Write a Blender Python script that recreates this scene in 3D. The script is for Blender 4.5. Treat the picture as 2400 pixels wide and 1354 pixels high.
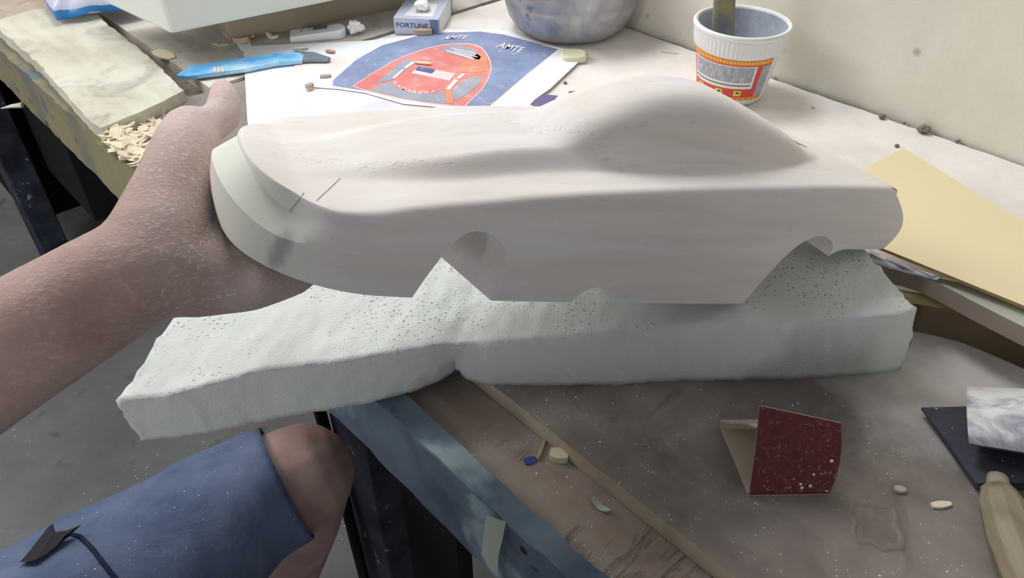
import bpy, bmesh, math, random
import numpy as np
from mathutils import Vector, Matrix, noise
from mathutils.bvhtree import BVHTree

for o in list(bpy.data.objects):
    bpy.data.objects.remove(o)
SC = bpy.context.scene
COL = SC.collection
V = Vector
rnd = random.Random(7)

# ------------------------------------------------------------------ camera
F_PX, PITCH, CAMZ, ZB = 1800.0, math.radians(39), 1.10, 0.75      # ZB: height of the bench top
cam_d = bpy.data.cameras.new('camera')
cam = bpy.data.objects.new('camera', cam_d)
COL.objects.link(cam)
cam.location = (0, 0, CAMZ)
cam.rotation_euler = (math.radians(90) - PITCH, 0, 0)
cam_d.sensor_fit = 'HORIZONTAL'
cam_d.sensor_width = 36.0
cam_d.lens = 36.0 * F_PX / 2400.0
cam_d.clip_start = 0.02
cam_d.clip_end = 60
SC.camera = cam

# ------------------------------------------------------------------ light and exposure
SC.view_settings.view_transform = 'Standard'
SC.view_settings.look = 'None'
SC.view_settings.gamma = 1.0
SC.view_settings.exposure = 0.0
SC.view_settings.use_curve_mapping = False
world = bpy.data.worlds.new('world')
SC.world = world
world.use_nodes = True
bg = world.node_tree.nodes['Background']
bg.inputs[0].default_value = (0.89, 0.92, 1.0, 1)
bg.inputs[1].default_value = 0.26


def area(name, loc, target, size, power, col, size_y=None):
    d = bpy.data.lights.new(name, 'AREA')
    d.shape = 'RECTANGLE'
    d.size = size
    d.size_y = size_y or size
    d.energy = power
    d.color = col
    o = bpy.data.objects.new(name, d)
    COL.objects.link(o)
    o.location = loc
    o.rotation_euler = (V(target) - V(loc)).to_track_quat('-Z', 'Y').to_euler()
    return o


area('window_daylight', (-0.32, 1.16, 2.02), (0.0, 0.50, 0.78), 0.45, 11.5, (0.98, 0.98, 1.0))
area('left_fill_light', (-1.7, 1.0, 2.1), (0.3, 0.7, 0.9), 1.0, 23.0, (1.0, 0.97, 0.92))  # added fill from high on the left, brightens the wall and far bench
area('rear_left_fill_light', (-1.05, -1.15, 0.95), (0.0, 0.4, 0.8), 0.8, 19.0, (1.0, 0.985, 0.965))  # added fill from behind left, lifts the near faces of car and foam

# ------------------------------------------------------------------ frames of reference
_P = PITCH
_R, _U, _D = V((1, 0, 0)), V((0, math.sin(_P), math.cos(_P))), V((0, math.cos(_P), -math.sin(_P)))
EYE = V((0, 0, CAMZ))


def ray(x, y):
    return _R * ((x - 1200) / F_PX) - _U * ((y - 677) / F_PX) + _D


def B(x, y, z=0.0):
    """point of the place seen at photo position x, y at height z over the bench top"""
    r = ray(x, y)
    return EYE + r * ((ZB + z - CAMZ) / r.z)


def C(x, y, d):
    return EYE + ray(x, y) * d


AZ = math.radians(-43)
E1 = V((math.sin(AZ), math.cos(AZ), 0))       # along the bench, away from the viewer
E2 = V((math.cos(AZ), -math.sin(AZ), 0))      # across the bench, towards the wall
UP = V((0, 0, 1))


def S(s, t, z=0.0):
    return E1 * s + E2 * t + UP * (ZB + z)


# ------------------------------------------------------------------ materials
def srgb(c):
    return tuple(((v / 255) / 12.92 if v / 255 <= 0.04045 else ((v / 255 + 0.055) / 1.055) ** 2.4) for v in c)


class NT:
    def __init__(self, name):
        self.m = bpy.data.materials.new(name)
        self.m.use_nodes = True
        self.t = self.m.node_tree
        self.p = self.t.nodes['Principled BSDF']
        self.tc = self.t.nodes.new('ShaderNodeTexCoord')
        self.bump = None

    def n(self, typ, **kw):
        nd = self.t.nodes.new(typ)
        for k, v in kw.items():
            setattr(nd, k, v)
        return nd

    def l(self, a, b):
        self.t.links.new(a, b)

    def map(self, scale=(1, 1, 1), rot=(0, 0, 0)):
        mp = self.n('ShaderNodeMapping')
        mp.inputs['Scale'].default_value = scale
        mp.inputs['Rotation'].default_value = rot
        self.l(self.tc.outputs['Object'], mp.inputs[0])
        return mp.outputs[0]

    def noise(self, scale, detail=4, rough=0.55, vec=None, dist=0.0):
        nd = self.n('ShaderNodeTexNoise')
        nd.inputs['Scale'].default_value = scale
        nd.inputs['Detail'].default_value = detail
        nd.inputs['Roughness'].default_value = rough
        nd.inputs['Distortion'].default_value = dist
        self.l(vec if vec is not None else self.tc.outputs['Object'], nd.inputs['Vector'])
        return nd.outputs['Fac']

    def vor(self, scale, vec=None, feature='F1'):
        nd = self.n('ShaderNodeTexVoronoi', feature=feature)
        nd.inputs['Scale'].default_value = scale
        self.l(vec if vec is not None else self.tc.outputs['Object'], nd.inputs['Vector'])
        return nd.outputs['Distance']

    def ramp(self, fac, stops):
        nd = self.n('ShaderNodeValToRGB')
        el = nd.color_ramp.elements
        while len(el) < len(stops):
            el.new(0.5)
        for e, (p, c) in zip(el, stops):
            e.position = p
            e.color = (c, c, c, 1) if isinstance(c, (int, float)) else (*c, 1)
        self.l(fac, nd.inputs[0])
        return nd.outputs[0]

    def mix(self, fac, a, b):
        nd = self.n('ShaderNodeMix', data_type='RGBA')
        for sock, v in ((nd.inputs[0], fac), (nd.inputs[6], a), (nd.inputs[7], b)):
            if isinstance(v, (int, float)):
                sock.default_value = v
            elif isinstance(v, tuple):
                sock.default_value = (*v, 1)
            else:
                self.l(v, sock)
        return nd.outputs[2]

    def math(self, op, a, b=0.0):
        nd = self.n('ShaderNodeMath', operation=op)
        for sock, v in ((nd.inputs[0], a), (nd.inputs[1], b)):
            if isinstance(v, (int, float)):
                sock.default_value = v
            else:
                self.l(v, sock)
        return nd.outputs[0]

    def attr(self, name):
        nd = self.n('ShaderNodeAttribute', attribute_name=name)
        return nd.outputs['Fac']

    def addbump(self, h, strength, dist=0.002):
        nd = self.n('ShaderNodeBump')
        nd.inputs['Strength'].default_value = strength
        nd.inputs['Distance'].default_value = dist
        self.l(h, nd.inputs['Height'])
        if self.bump is not None:
            self.l(self.bump, nd.inputs['Normal'])
        self.bump = nd.outputs[0]
        return self

    def done(self, col, rough=0.8, spec=0.3, metal=0.0):
        if isinstance(col, tuple):
            self.p.inputs['Base Color'].default_value = (*col, 1)
        else:
            self.l(col, self.p.inputs['Base Color'])
        if isinstance(rough, (int, float)):
            self.p.inputs['Roughness'].default_value = rough
        else:
            self.l(rough, self.p.inputs['Roughness'])
        self.p.inputs['Specular IOR Level'].default_value = spec
        self.p.inputs['Metallic'].default_value = metal
        if self.bump is not None:
            self.l(self.bump, self.p.inputs['Normal'])
        return self.m


_plain = {}


def plain(name, c, rough=0.75, spec=0.3, var=0.08, scale=60.0, bump=0.0, metal=0.0, bscale=None):
    """one colour with a little uneven wear"""
    if name in _plain:
        return _plain[name]
    n = NT(name)
    f = n.noise(scale)
    lo, hi = tuple(v * (1 - var) for v in c), tuple(min(1, v * (1 + var)) for v in c)
    col = n.mix(f, lo, hi)
    if bump:
        n.addbump(n.noise(bscale or scale * 4), bump, 0.001)
    _plain[name] = n.done(col, rough, spec, metal)
    return _plain[name]


def specks(n, col, scale, thresh, c, soft=0.03):
    d = n.vor(scale)
    m = n.ramp(d, [(thresh, 1.0), (thresh + soft, 0.0)])
    keep = n.ramp(n.noise(scale * 0.12, 2), [(0.48, 0.0), (0.56, 1.0)])
    return n.mix(n.math('MULTIPLY', m, keep), col, c)


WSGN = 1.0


def m_dusty_board(name, c1, c2, dust, spk=True, grain=(3, 40, 40), wallside=None, rough=False):
    n = NT(name)
    # grain along the bench: the object axes are the world's, so turn the texture
    vec = n.map((1, 1, 1), (0, 0, math.radians(47)))
    mp = n.n('ShaderNodeMapping')
    mp.inputs['Scale'].default_value = grain
    n.l(vec, mp.inputs[0])
    g = n.noise(1.0, 6, 0.6, mp.outputs[0], 0.4)
    col = n.mix(n.ramp(g, [(0.3, 0.0), (0.7, 1.0)]), c1, c2)
    big = n.ramp(n.noise(9, 5, 0.65), [(0.42, 0.0), (0.68, 1.0)])
    col = n.mix(n.math('MULTIPLY', big, 0.75), col, dust)
    stain = n.ramp(n.noise(16, 4, 0.6, dist=1.0), [(0.56, 0.0), (0.72, 1.0)])
    col = n.mix(n.math('MULTIPLY', stain, 0.6), col, tuple(v * 0.50 for v in c1))
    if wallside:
        # the colour turns paler over the strip towards the wall
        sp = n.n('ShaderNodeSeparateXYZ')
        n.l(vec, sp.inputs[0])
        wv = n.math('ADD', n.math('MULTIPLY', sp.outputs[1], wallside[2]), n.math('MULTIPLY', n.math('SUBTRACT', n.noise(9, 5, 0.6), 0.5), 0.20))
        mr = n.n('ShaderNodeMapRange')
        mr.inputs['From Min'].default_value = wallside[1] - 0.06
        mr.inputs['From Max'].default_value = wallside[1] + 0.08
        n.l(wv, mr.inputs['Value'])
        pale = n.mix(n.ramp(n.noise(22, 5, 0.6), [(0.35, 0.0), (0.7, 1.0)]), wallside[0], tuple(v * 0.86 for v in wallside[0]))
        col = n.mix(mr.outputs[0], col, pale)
    if spk:
        col = specks(n, col, 300, 0.10, tuple(min(1, v * 2.0) for v in dust))
        col = specks(n, col, 110, 0.05, tuple(min(1, v * 2.2) for v in dust))
    n.addbump(n.noise(60, 6, 0.7), 0.35, 0.002)
    n.addbump(g, 0.25, 0.002)
    if rough:
        # torn grain: chips and grooves running across
        m2 = n.n('ShaderNodeMapping')
        m2.inputs['Scale'].default_value = (130, 26, 60)
        n.l(vec, m2.inputs[0])
        gr = n.ramp(n.noise(1.0, 4, 0.6, m2.outputs[0], 0.6), [(0.50, 0.0), (0.66, 1.0)])
        gr = n.math('MULTIPLY', gr, n.ramp(n.noise(14, 3), [(0.48, 0.0), (0.60, 1.0)]))
        col = n.mix(n.math('MULTIPLY', gr, 0.3), col, tuple(v * 0.5 for v in c1))
        n.addbump(gr, 0.8, -0.004)
    return n.done(col, 0.8, 0.25)


M = {}
M['concrete'] = None


def build_materials():
    n = NT('grey_concrete')
    col = n.mix(n.ramp(n.noise(5, 6, 0.7), [(0.3, 0.0), (0.7, 1.0)]), srgb((112, 112, 114)), srgb((134, 133, 133)))
    col = n.mix(n.ramp(n.noise(14, 3, 0.5), [(0.62, 0.0), (0.72, 0.7)]), col, srgb((82, 82, 84)))
    col = specks(n, col, 60, 0.08, srgb((190, 188, 180)))
    n.addbump(n.noise(40, 5, 0.7), 0.3, 0.004)
    M['concrete'] = n.done(col, 0.85, 0.25)

    n = NT('cream_plaster')
    col = n.mix(n.ramp(n.noise(6, 6, 0.65), [(0.3, 0.0), (0.7, 1.0)]), srgb((224, 219, 202)), srgb((238, 235, 223)))
    st = n.noise(12, 5, 0.7, n.map((1, 1, 0.35)))
    col = n.mix(n.ramp(st, [(0.60, 0.0), (0.78, 0.7)]), col, srgb((178, 172, 152)))
    col = n.mix(n.ramp(n.noise(5, 3, 0.5), [(0.60, 0.0), (0.75, 0.35)]), col, srgb((226, 200, 182)))
    d = n.ramp(n.vor(26), [(0.05, 1.0), (0.13, 0.0)])
    k = n.ramp(n.noise(4.5, 2), [(0.54, 0.0), (0.60, 1.0)])
    col = n.mix(n.math('MULTIPLY', n.math('MULTIPLY', d, k), 0.55), col, srgb((120, 116, 104)))
    n.addbump(n.noise(45, 6, 0.7), 0.22, 0.003)
    M['plaster'] = n.done(col, 0.75, 0.3)

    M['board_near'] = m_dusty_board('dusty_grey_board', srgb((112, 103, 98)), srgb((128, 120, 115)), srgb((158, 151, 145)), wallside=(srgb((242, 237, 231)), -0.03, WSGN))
    M['board_far'] = m_dusty_board('dusty_pale_board', srgb((176, 168, 160)), srgb((205, 199, 192)), srgb((226, 221, 214)), spk=False)
    M['plank_low'] = m_dusty_board('rough_brown_plank', srgb((142, 127, 116)), srgb((168, 153, 142)), srgb((184, 173, 164)), rough=True)
    M['plank_white'] = m_dusty_board('weathered_white_plank', srgb((176, 172, 156)), srgb((200, 196, 180)), srgb((214, 212, 200)), spk=False, grain=(8, 60, 60))
    M['batten'] = m_dusty_board('worn_board_edge', srgb((168, 156, 134)), srgb((198, 184, 158)), srgb((206, 196, 176)), spk=False, grain=(2, 60, 60))

    n = NT('flaking_blue_paint')
    sep = n.n('ShaderNodeSeparateXYZ')
    n.l(n.map((1, 1, 1), (0, 0, math.radians(47))), sep.inputs[0])
    along = sep.outputs[0]
    blue = n.mix(n.ramp(n.noise(12, 5, 0.6), [(0.35, 0.0), (0.65, 1.0)]), srgb((70, 86, 108)), srgb((116, 134, 150)))
    pale = n.ramp(n.noise(9, 4, 0.6, dist=0.6), [(0.56, 0.0), (0.62, 1.0)])
    blue = n.mix(n.math('MULTIPLY', pale, 0.8), blue, srgb((150, 172, 178)))
    yel = n.mix(n.ramp(n.noise(16, 5, 0.6), [(0.4, 0.0), (0.62, 1.0)]), srgb((134, 126, 98)), srgb((112, 110, 98)))
    yel = n.mix(n.ramp(n.noise(22, 4, 0.6), [(0.60, 0.0), (0.66, 1.0)]), yel, srgb((96, 108, 116)))
    wob = n.math('ADD', along, n.math('MULTIPLY', n.math('SUBTRACT', n.noise(14, 4), 0.5), 0.25))
    M_b = n.n('ShaderNodeMapRange')
    M_b.inputs['From Min'].default_value = -0.02
    M_b.inputs['From Max'].default_value = 0.02
    n.l(n.math('SUBTRACT', n.math('MULTIPLY', wob, -1.0), BEAM_SPLIT), M_b.inputs['Value'])
    col = n.mix(M_b.outputs[0], blue, yel)
    chips = n.math('MULTIPLY', n.ramp(n.vor(38), [(0.10, 1.0), (0.16, 0.0)]), n.ramp(n.noise(11, 2), [(0.52, 0.0), (0.58, 1.0)]))
    col = n.mix(chips, col, srgb((44, 38, 34)))
    n.addbump(n.noise(50, 6, 0.7), 0.4, 0.002)
    M['beam'] = n.done(col, 0.7, 0.3)

    n = NT('dark_blue_painted_wood')
    col = n.mix(n.ramp(n.noise(20, 4), [(0.4, 0.0), (0.6, 1.0)]), srgb((30, 34, 46)), srgb((52, 58, 72)))
    col = n.mix(n.ramp(n.noise(34, 4, 0.7), [(0.64, 0.0), (0.70, 1.0)]), col, srgb((150, 156, 156)))
    M['leg'] = n.done(col, 0.75, 0.25)
    M['dark'] = plain('black_wood', srgb((26, 25, 30)), 0.85, 0.15, 0.2)

    n = NT('pale_sanded_wood')
    g = n.noise(1.0, 6, 0.6, n.map((9, 90, 90)), 0.6)
    col = n.mix(n.ramp(g, [(0.3, 0.0), (0.7, 1.0)]), srgb((227, 221, 217)), srgb((238, 236, 236)))
    band = n.noise(1.0, 2, 0.4, n.map((2.0, 5, 38)))
    col = n.mix(n.ramp(band, [(0.42, 0.0), (0.66, 0.5)]), col, srgb((228, 212, 196)))
    col = n.mix(n.ramp(n.noise(1.0, 3, 0.5, n.map((3, 8, 30))), [(0.52, 0.0), (0.70, 0.55)]), col, srgb((222, 214, 226)))
    col = n.mix(n.attr('pale'), col, srgb((226, 227, 216)))
    col = n.mix(n.math('MULTIPLY', n.attr('stain'), 0.85), col, srgb((164, 168, 176)))
    rg = n.math('MULTIPLY', n.attr('rough'), n.ramp(n.noise(1.0, 3, 0.6, n.map((330, 700, 700))), [(0.58, 0.0), (0.66, 1.0)]))
    col = n.mix(n.math('MULTIPLY', rg, 0.25), col, srgb((150, 142, 138)))
    pit = n.math('MULTIPLY', n.ramp(n.noise(1.0, 3, 0.6, n.map((120, 380, 380))), [(0.66, 0.0), (0.70, 1.0)]), 0.20)
    col = n.mix(pit, col, srgb((168, 160, 156)))
    n.addbump(g, 0.12, 0.001)
    n.addbump(rg, 0.4, -0.0008)
    M['car'] = n.done(col, 0.72, 0.25)

    n = NT('pale_green_foam')
    v1 = n.vor(620)
    v2 = n.vor(330)
    fine = n.noise(700, 3, 0.6)
    col = n.mix(n.noise(25, 4), srgb((205, 212, 208)), srgb((220, 225, 222)))
    col = n.mix(n.ramp(n.noise(7, 3), [(0.5, 0.0), (0.75, 0.4)]), col, srgb((206, 206, 192)))
    geo = n.n('ShaderNodeNewGeometry')
    sn = n.n('ShaderNodeSeparateXYZ')
    n.l(geo.outputs['True Normal'], sn.inputs[0])
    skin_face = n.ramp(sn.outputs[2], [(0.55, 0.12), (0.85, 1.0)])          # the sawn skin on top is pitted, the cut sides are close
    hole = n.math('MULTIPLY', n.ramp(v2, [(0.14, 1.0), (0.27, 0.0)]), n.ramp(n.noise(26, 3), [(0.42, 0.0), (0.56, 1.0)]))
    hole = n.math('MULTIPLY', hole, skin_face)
    col = n.mix(n.math('MULTIPLY', hole, 0.6), col, srgb((120, 126, 120)))  # pits coloured darker to stand for the shade inside them
    n.addbump(v1, 0.35, 0.0006)
    n.addbump(fine, 0.35, 0.0005)
    n.addbump(n.math('MULTIPLY', hole, -1.0), 0.5, 0.0012)
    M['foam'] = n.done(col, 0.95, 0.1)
    M['foam2'] = plain('smooth_pale_foam', srgb((216, 222, 214)), 0.9, 0.15, 0.03, 30, 0.3, bscale=300)

    n = NT('brown_skin')
    blot = n.noise(22, 4)
    col = n.mix(n.ramp(blot, [(0.3, 0.0), (0.7, 1.0)]), srgb((156, 126, 116)), srgb((190, 162, 152)))
    col = n.mix(n.attr('pink'), col, srgb((206, 182, 180)))
    fl = n.ramp(n.noise(1.0, 4, 0.66, n.map((260, 480, 620)), 0.1), [(0.49, 0.0), (0.62, 1.0)])
    dst = n.math('MULTIPLY', fl, n.attr('dust'))
    col = n.mix(n.math('MULTIPLY', dst, 0.7), col, srgb((222, 212, 206)))
    col = n.mix(n.math('MULTIPLY', n.attr('dust'), 0.30), col, srgb((206, 194, 192)))
    n.addbump(n.noise(160, 5, 0.7), 0.3, 0.0012)
    n.addbump(dst, 0.5, 0.001)
    M['skin'] = n.done(col, 0.62, 0.35)
    M['nail'] = plain('fingernail', srgb((206, 178, 170)), 0.4, 0.5, 0.03)

    n = NT('dusty_blue_denim')
    col = n.mix(n.ramp(n.noise(16, 6, 0.65), [(0.35, 0.0), (0.7, 1.0)]), srgb((76, 90, 118)), srgb((108, 121, 146)))
    col = n.mix(n.ramp(n.noise(9, 4, 0.6), [(0.58, 0.0), (0.8, 0.7)]), col, srgb((146, 158, 178)))
    col = specks(n, col, 190, 0.06, srgb((225, 225, 230)))
    n.addbump(n.noise(900, 2), 0.3, 0.001)
    n.addbump(n.noise(22, 4, 0.6, dist=1.0), 0.4, 0.006)
    M['denim'] = n.done(col, 0.9, 0.15)
    M['trim'] = plain('dark_navy_piping', srgb((28, 36, 58)), 0.8, 0.2)
    M['flap'] = plain('dark_grey_cloth', srgb((44, 42, 48)), 0.85, 0.2, 0.25, 80)
    M['shirt'] = plain('grey_cotton', srgb((96, 98, 104)), 0.9, 0.15)

    n = NT('maroon_abrasive')
    col = n.mix(n.noise(300, 3), srgb((82, 40, 42)), srgb((114, 62, 62)))
    d = n.noise(9, 4, 0.6)
    sp = n.math('MULTIPLY', n.ramp(n.noise(420, 3, 0.7), [(0.58, 0.0), (0.66, 1.0)]), n.ramp(d, [(0.4, 0.1), (0.7, 0.7)]))
    col = n.mix(sp, col, srgb((188, 160, 156)))
    col = specks(n, col, 160, 0.13, srgb((235, 225, 220)))
    n.addbump(n.noise(900, 2), 0.5, 0.001)
    M['grit'] = n.done(col, 0.85, 0.2)
    M['grit_back'] = plain('abrasive_paper_back', srgb((186, 176, 158)), 0.8, 0.2, 0.05)
    n = NT('black_abrasive')
    col = n.mix(n.noise(260, 3), srgb((58, 58, 68)), srgb((80, 80, 92)))
    col = specks(n, col, 170, 0.10, srgb((190, 190, 190)))
    n.addbump(n.noise(700, 2), 0.4, 0.001)
    M['black_grit'] = n.done(col, 0.8, 0.25)
    n = NT('dust_whitened_abrasive')
    col = n.mix(n.ramp(n.noise(36, 5, 0.65, dist=0.8), [(0.36, 0.0), (0.56, 1.0)]), srgb((150, 154, 166)), srgb((226, 226, 224)))
    n.addbump(n.noise(60, 5, 0.7), 0.5, 0.002)
    M['white_grit'] = n.done(col, 0.8, 0.25)

    n = NT('worn_handle_wood')
    g = n.noise(1.0, 6, 0.6, n.map((60, 9, 60), (0, 0, math.radians(14))), 0.6)
    col = n.mix(n.ramp(g, [(0.3, 0.0), (0.7, 1.0)]), srgb((112, 98, 80)), srgb((160, 148, 126)))
    col = n.mix(n.ramp(n.noise(30, 4), [(0.6, 0.0), (0.7, 0.8)]), col, srgb((84, 72, 60)))
    n.addbump(g, 0.3, 0.001)
    M['handle'] = n.done(col, 0.6, 0.35)

    M['manila'] = plain('manila_board', srgb((234, 220, 180)), 0.7, 0.25, 0.035, 14)
    M['edge_dark'] = plain('manila_board_edge', srgb((150, 128, 92)), 0.8, 0.2)
    M['slat'] = m_dusty_board('grey_green_slat', srgb((150, 152, 136)), srgb((178, 180, 164)), srgb((196, 198, 186)), spk=False)
    M['slat_edge'] = plain('slat_edge', srgb((150, 136, 126)), 0.8, 0.2, 0.12, 40)
    M['offcut_side'] = plain('shaded_offcut_side', srgb((98, 82, 62)), 0.85, 0.2, 0.2, 30)  # side coloured dark to stand for the shade beneath the slat
    M['plank_brown'] = plain('old_brown_plank', srgb((158, 146, 128)), 0.8, 0.2, 0.15, 20)
    M['offcut'] = plain('raw_pine_offcut', srgb((196, 172, 128)), 0.8, 0.2, 0.15, 30)
    M['plastic_film'] = plain('crumpled_white_plastic', srgb((214, 212, 226)), 0.35, 0.5, 0.06)
    M['paper'] = plain('white_paper', srgb((244, 245, 248)), 0.7, 0.25, 0.01)
    n = NT('faint_print_paper')
    col = n.mix(n.ramp(n.noise(11, 3), [(0.45, 0.0), (0.62, 0.8)]), srgb((246, 246, 248)), srgb((240, 214, 206)))
    col = n.mix(n.ramp(n.noise(8, 2, 0.5, n.map((1, 1, 1), (0, 0, 1))), [(0.55, 0.0), (0.68, 0.8)]), col, srgb((205, 214, 240)))
    M['paper_print'] = n.done(col, 0.6, 0.3)

    def ink(name, c, c2):  # inks paled to stand for the glare lying over the print
        n = NT(name)
        col = n.mix(n.ramp(n.noise(16, 5, 0.65), [(0.35, 0.0), (0.68, 1.0)]), srgb(c), srgb(c2))
        col = n.mix(n.math('MULTIPLY', n.ramp(n.noise(70, 4, 0.75), [(0.55, 0.0), (0.75, 1.0)]), 0.5), col, srgb((226, 224, 228)))
        return n.done(col, 0.45, 0.4)
    M['ink_blue'] = ink('glare_blue_ink', (122, 134, 172), (150, 168, 208))
    M['ink_red'] = ink('glare_red_ink', (216, 116, 114), (228, 156, 148))
    M['ink_orange'] = ink('glare_orange_ink', (222, 140, 112), (228, 160, 130))
    M['ink_grey'] = ink('glare_grey_ink', (148, 158, 174), (172, 178, 194))
    M['ink_navy'] = ink('glare_navy_ink', (70, 84, 140), (96, 110, 160))
    M['ink_white'] = plain('white_ink', srgb((244, 240, 244)), 0.6, 0.3, 0.01)
    M['ink_pink'] = plain('pale_pink_ink', srgb((236, 206, 212)), 0.6, 0.3, 0.02)

    n = NT('light_blue_sheath')
    col = n.mix(n.ramp(n.noise(20, 4, 0.6, n.map((1, 1, 1))), [(0.4, 0.0), (0.62, 1.0)]), srgb((92, 174, 234)), srgb((182, 226, 246)))
    M['sheath'] = n.done(col, 0.35, 0.5)
    M['steel'] = plain('dull_steel', srgb((126, 142, 156)), 0.45, 0.5, 0.1, 40, metal=0.4)
    M['peach'] = plain('peach_stripe', srgb((240, 205, 180)), 0.6, 0.3)
    M['white_plastic'] = plain('white_plastic', srgb((234, 236, 242)), 0.4, 0.5, 0.02)
    M['dark_window'] = plain('dark_display', srgb((82, 86, 102)), 0.3, 0.5)
    M['grey_line'] = plain('grey_mark', srgb((150, 154, 170)), 0.6, 0.3)
    M['pack_silver'] = plain('silver_card', srgb((196, 206, 226)), 0.35, 0.5, 0.05, 60)
    M['pack_blue'] = plain('blue_grey_card', srgb((112, 128, 160)), 0.4, 0.5, 0.06)
    M['pack_white'] = plain('white_card', srgb((232, 232, 238)), 0.5, 0.4, 0.04, 120)
    M['pack_text'] = plain('blue_lettering', srgb((58, 96, 140)), 0.5, 0.3)
    n = NT('galvanised_metal')
    col = n.mix(n.ramp(n.noise(18, 5, 0.65, dist=0.8), [(0.35, 0.0), (0.68, 1.0)]), srgb((140, 146, 154)), srgb((196, 198, 202)))
    col = n.mix(n.ramp(n.noise(30, 3), [(0.66, 0.0), (0.74, 0.8)]), col, srgb((92, 92, 94)))
    n.addbump(n.noise(40, 4), 0.15, 0.002)
    M['metal'] = n.done(col, 0.5, 0.4, 0.45)
    M['cup'] = plain('white_foam_cup', srgb((238, 238, 238)), 0.7, 0.3, 0.02)
    n = NT('grey_paint_residue')
    col = n.mix(n.ramp(n.noise(60, 4, 0.7), [(0.4, 0.0), (0.7, 1.0)]), srgb((176, 184, 198)), srgb((208, 214, 226)))
    M['cup_in'] = n.done(col, 0.5, 0.4)
    M['lab_red'] = plain('red_label', srgb((222, 84, 72)), 0.5, 0.35, 0.05)
    M['lab_orange'] = plain('orange_label', srgb((238, 150, 60)), 0.5, 0.35, 0.05)
    M['lab_yellow'] = plain('yellow_label', srgb((240, 216, 110)), 0.5, 0.35, 0.05)
    M['lab_dark'] = plain('dark_green_print', srgb((62, 74, 50)), 0.5, 0.3)
    M['lab_grey'] = None
    n = NT('scratched_silver_label')
    col = n.mix(n.ramp(n.noise(1.0, 5, 0.7, n.map((200, 200, 120)), 1.5), [(0.45, 0.0), (0.6, 1.0)]), srgb((160, 162, 174)), srgb((198, 198, 206)))
    M['lab_grey'] = n.done(col, 0.5, 0.4)
    n = NT('paint_caked_stick')
    col = n.mix(n.ramp(n.noise(45, 4, 0.6), [(0.42, 0.0), (0.6, 1.0)]), srgb((132, 132, 136)), srgb((166, 154, 112)))
    M['stick'] = n.done(col, 0.7, 0.3)
    M['bag_blue'] = plain('blue_plastic', srgb((48, 128, 200)), 0.35, 0.5, 0.08)
    M['bag_white'] = plain('milky_plastic', srgb((196, 200, 222)), 0.35, 0.5, 0.05)
    M['putty'] = plain('cream_soap', srgb((228, 226, 196)), 0.6, 0.35, 0.03)
    M['shaving'] = plain('pine_shaving', srgb((226, 216, 192)), 0.75, 0.25, 0.08, 120)
    M['shaving_tan'] = plain('tan_shaving', srgb((194, 168, 144)), 0.75, 0.25, 0.08, 120)
    M['grey_chip'] = plain('grey_wood_chip', srgb((176, 168, 158)), 0.8, 0.2, 0.12, 150)
    M['stone'] = plain('grey_pebble', srgb((128, 124, 118)), 0.85, 0.2, 0.2, 200, 0.4)
    M['blue_scrap'] = plain('blue_scrap', srgb((58, 84, 150)), 0.5, 0.4)
    M['tape'] = plain('pale_masking_tape', srgb((178, 186, 172)), 0.8, 0.2, 0.05)
    M['pencil'] = plain('pencil_graphite', srgb((150, 148, 140)), 0.7, 0.3)
    M['glue'] = plain('dried_glue', srgb((122, 114, 107)), 0.55, 0.35, 0.15, 90, 0.4)
    M['purple'] = plain('violet_card', srgb((120, 108, 148)), 0.7, 0.25, 0.05)


BEAM_SPLIT = 0.02


# ------------------------------------------------------------------ object helpers
def origin_of(parent):
    p = V((0, 0, 0))
    while parent is not None:
        p += parent.location
        parent = parent.parent
    return p


def put(name, bm, mat, parent=None, smooth=False, weld=0.0):
    """links the bmesh (world coordinates) as one mesh object with its origin at its base"""
    if weld:
        bmesh.ops.remove_doubles(bm, verts=bm.verts, dist=weld)
    bmesh.ops.recalc_face_normals(bm, faces=bm.faces)
    if parent is None:
        lo = V((min(v.co[i] for v in bm.verts) for i in range(3)))
        hi = V((max(v.co[i] for v in bm.verts) for i in range(3)))
        loc = V(((lo.x + hi.x) / 2, (lo.y + hi.y) / 2, lo.z))
        base = loc
    else:
        loc = V((0, 0, 0))
        base = origin_of(parent)
    for v in bm.verts:
        v.co -= base
    me = bpy.data.meshes.new(name)
    bm.to_mesh(me)
    bm.free()
    for p in me.polygons:
        p.use_smooth = smooth
    for m in (mat if isinstance(mat, (list, tuple)) else [mat]):
        me.materials.append(m)
    o = bpy.data.objects.new(name, me)
    COL.objects.link(o)
    o.location = loc
    o.parent = parent
    return o


def tag(o, label, cat, group=None, kind=None):
    o['label'] = label
    o['category'] = cat
    if group:
        o['group'] = group
    if kind:
        o['kind'] = kind
    return o


def empty(name, loc, label, cat, group=None):
    o = bpy.data.objects.new(name, None)
    COL.objects.link(o)
    o.location = loc
    o.empty_display_size = 0.02
    return tag(o, label, cat, group)


def structure(o):
    o['kind'] = 'structure'
    return o


def prism(bm, top, bottom, bevel=0.0):
    """closed solid between two rings of points"""
    a = [bm.verts.new(p) for p in top]
    b = [bm.verts.new(p) for p in bottom]
    n = len(a)
    fs = [bm.faces.new(a), bm.faces.new(b[::-1])]
    for i in range(n):
        j = (i + 1) % n
        fs.append(bm.faces.new((a[j], a[i], b[i], b[j])))
    if bevel:
        es = list({e for f in fs for e in f.edges})
        bmesh.ops.bevel(bm, geom=es, offset=bevel, segments=2, affect='EDGES', profile=0.5)
    return bm


def slab(pts, thick, bevel=0.0, bm=None):
    bm = bm or bmesh.new()
    return prism(bm, pts, [p - UP * thick for p in pts], bevel)


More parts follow.
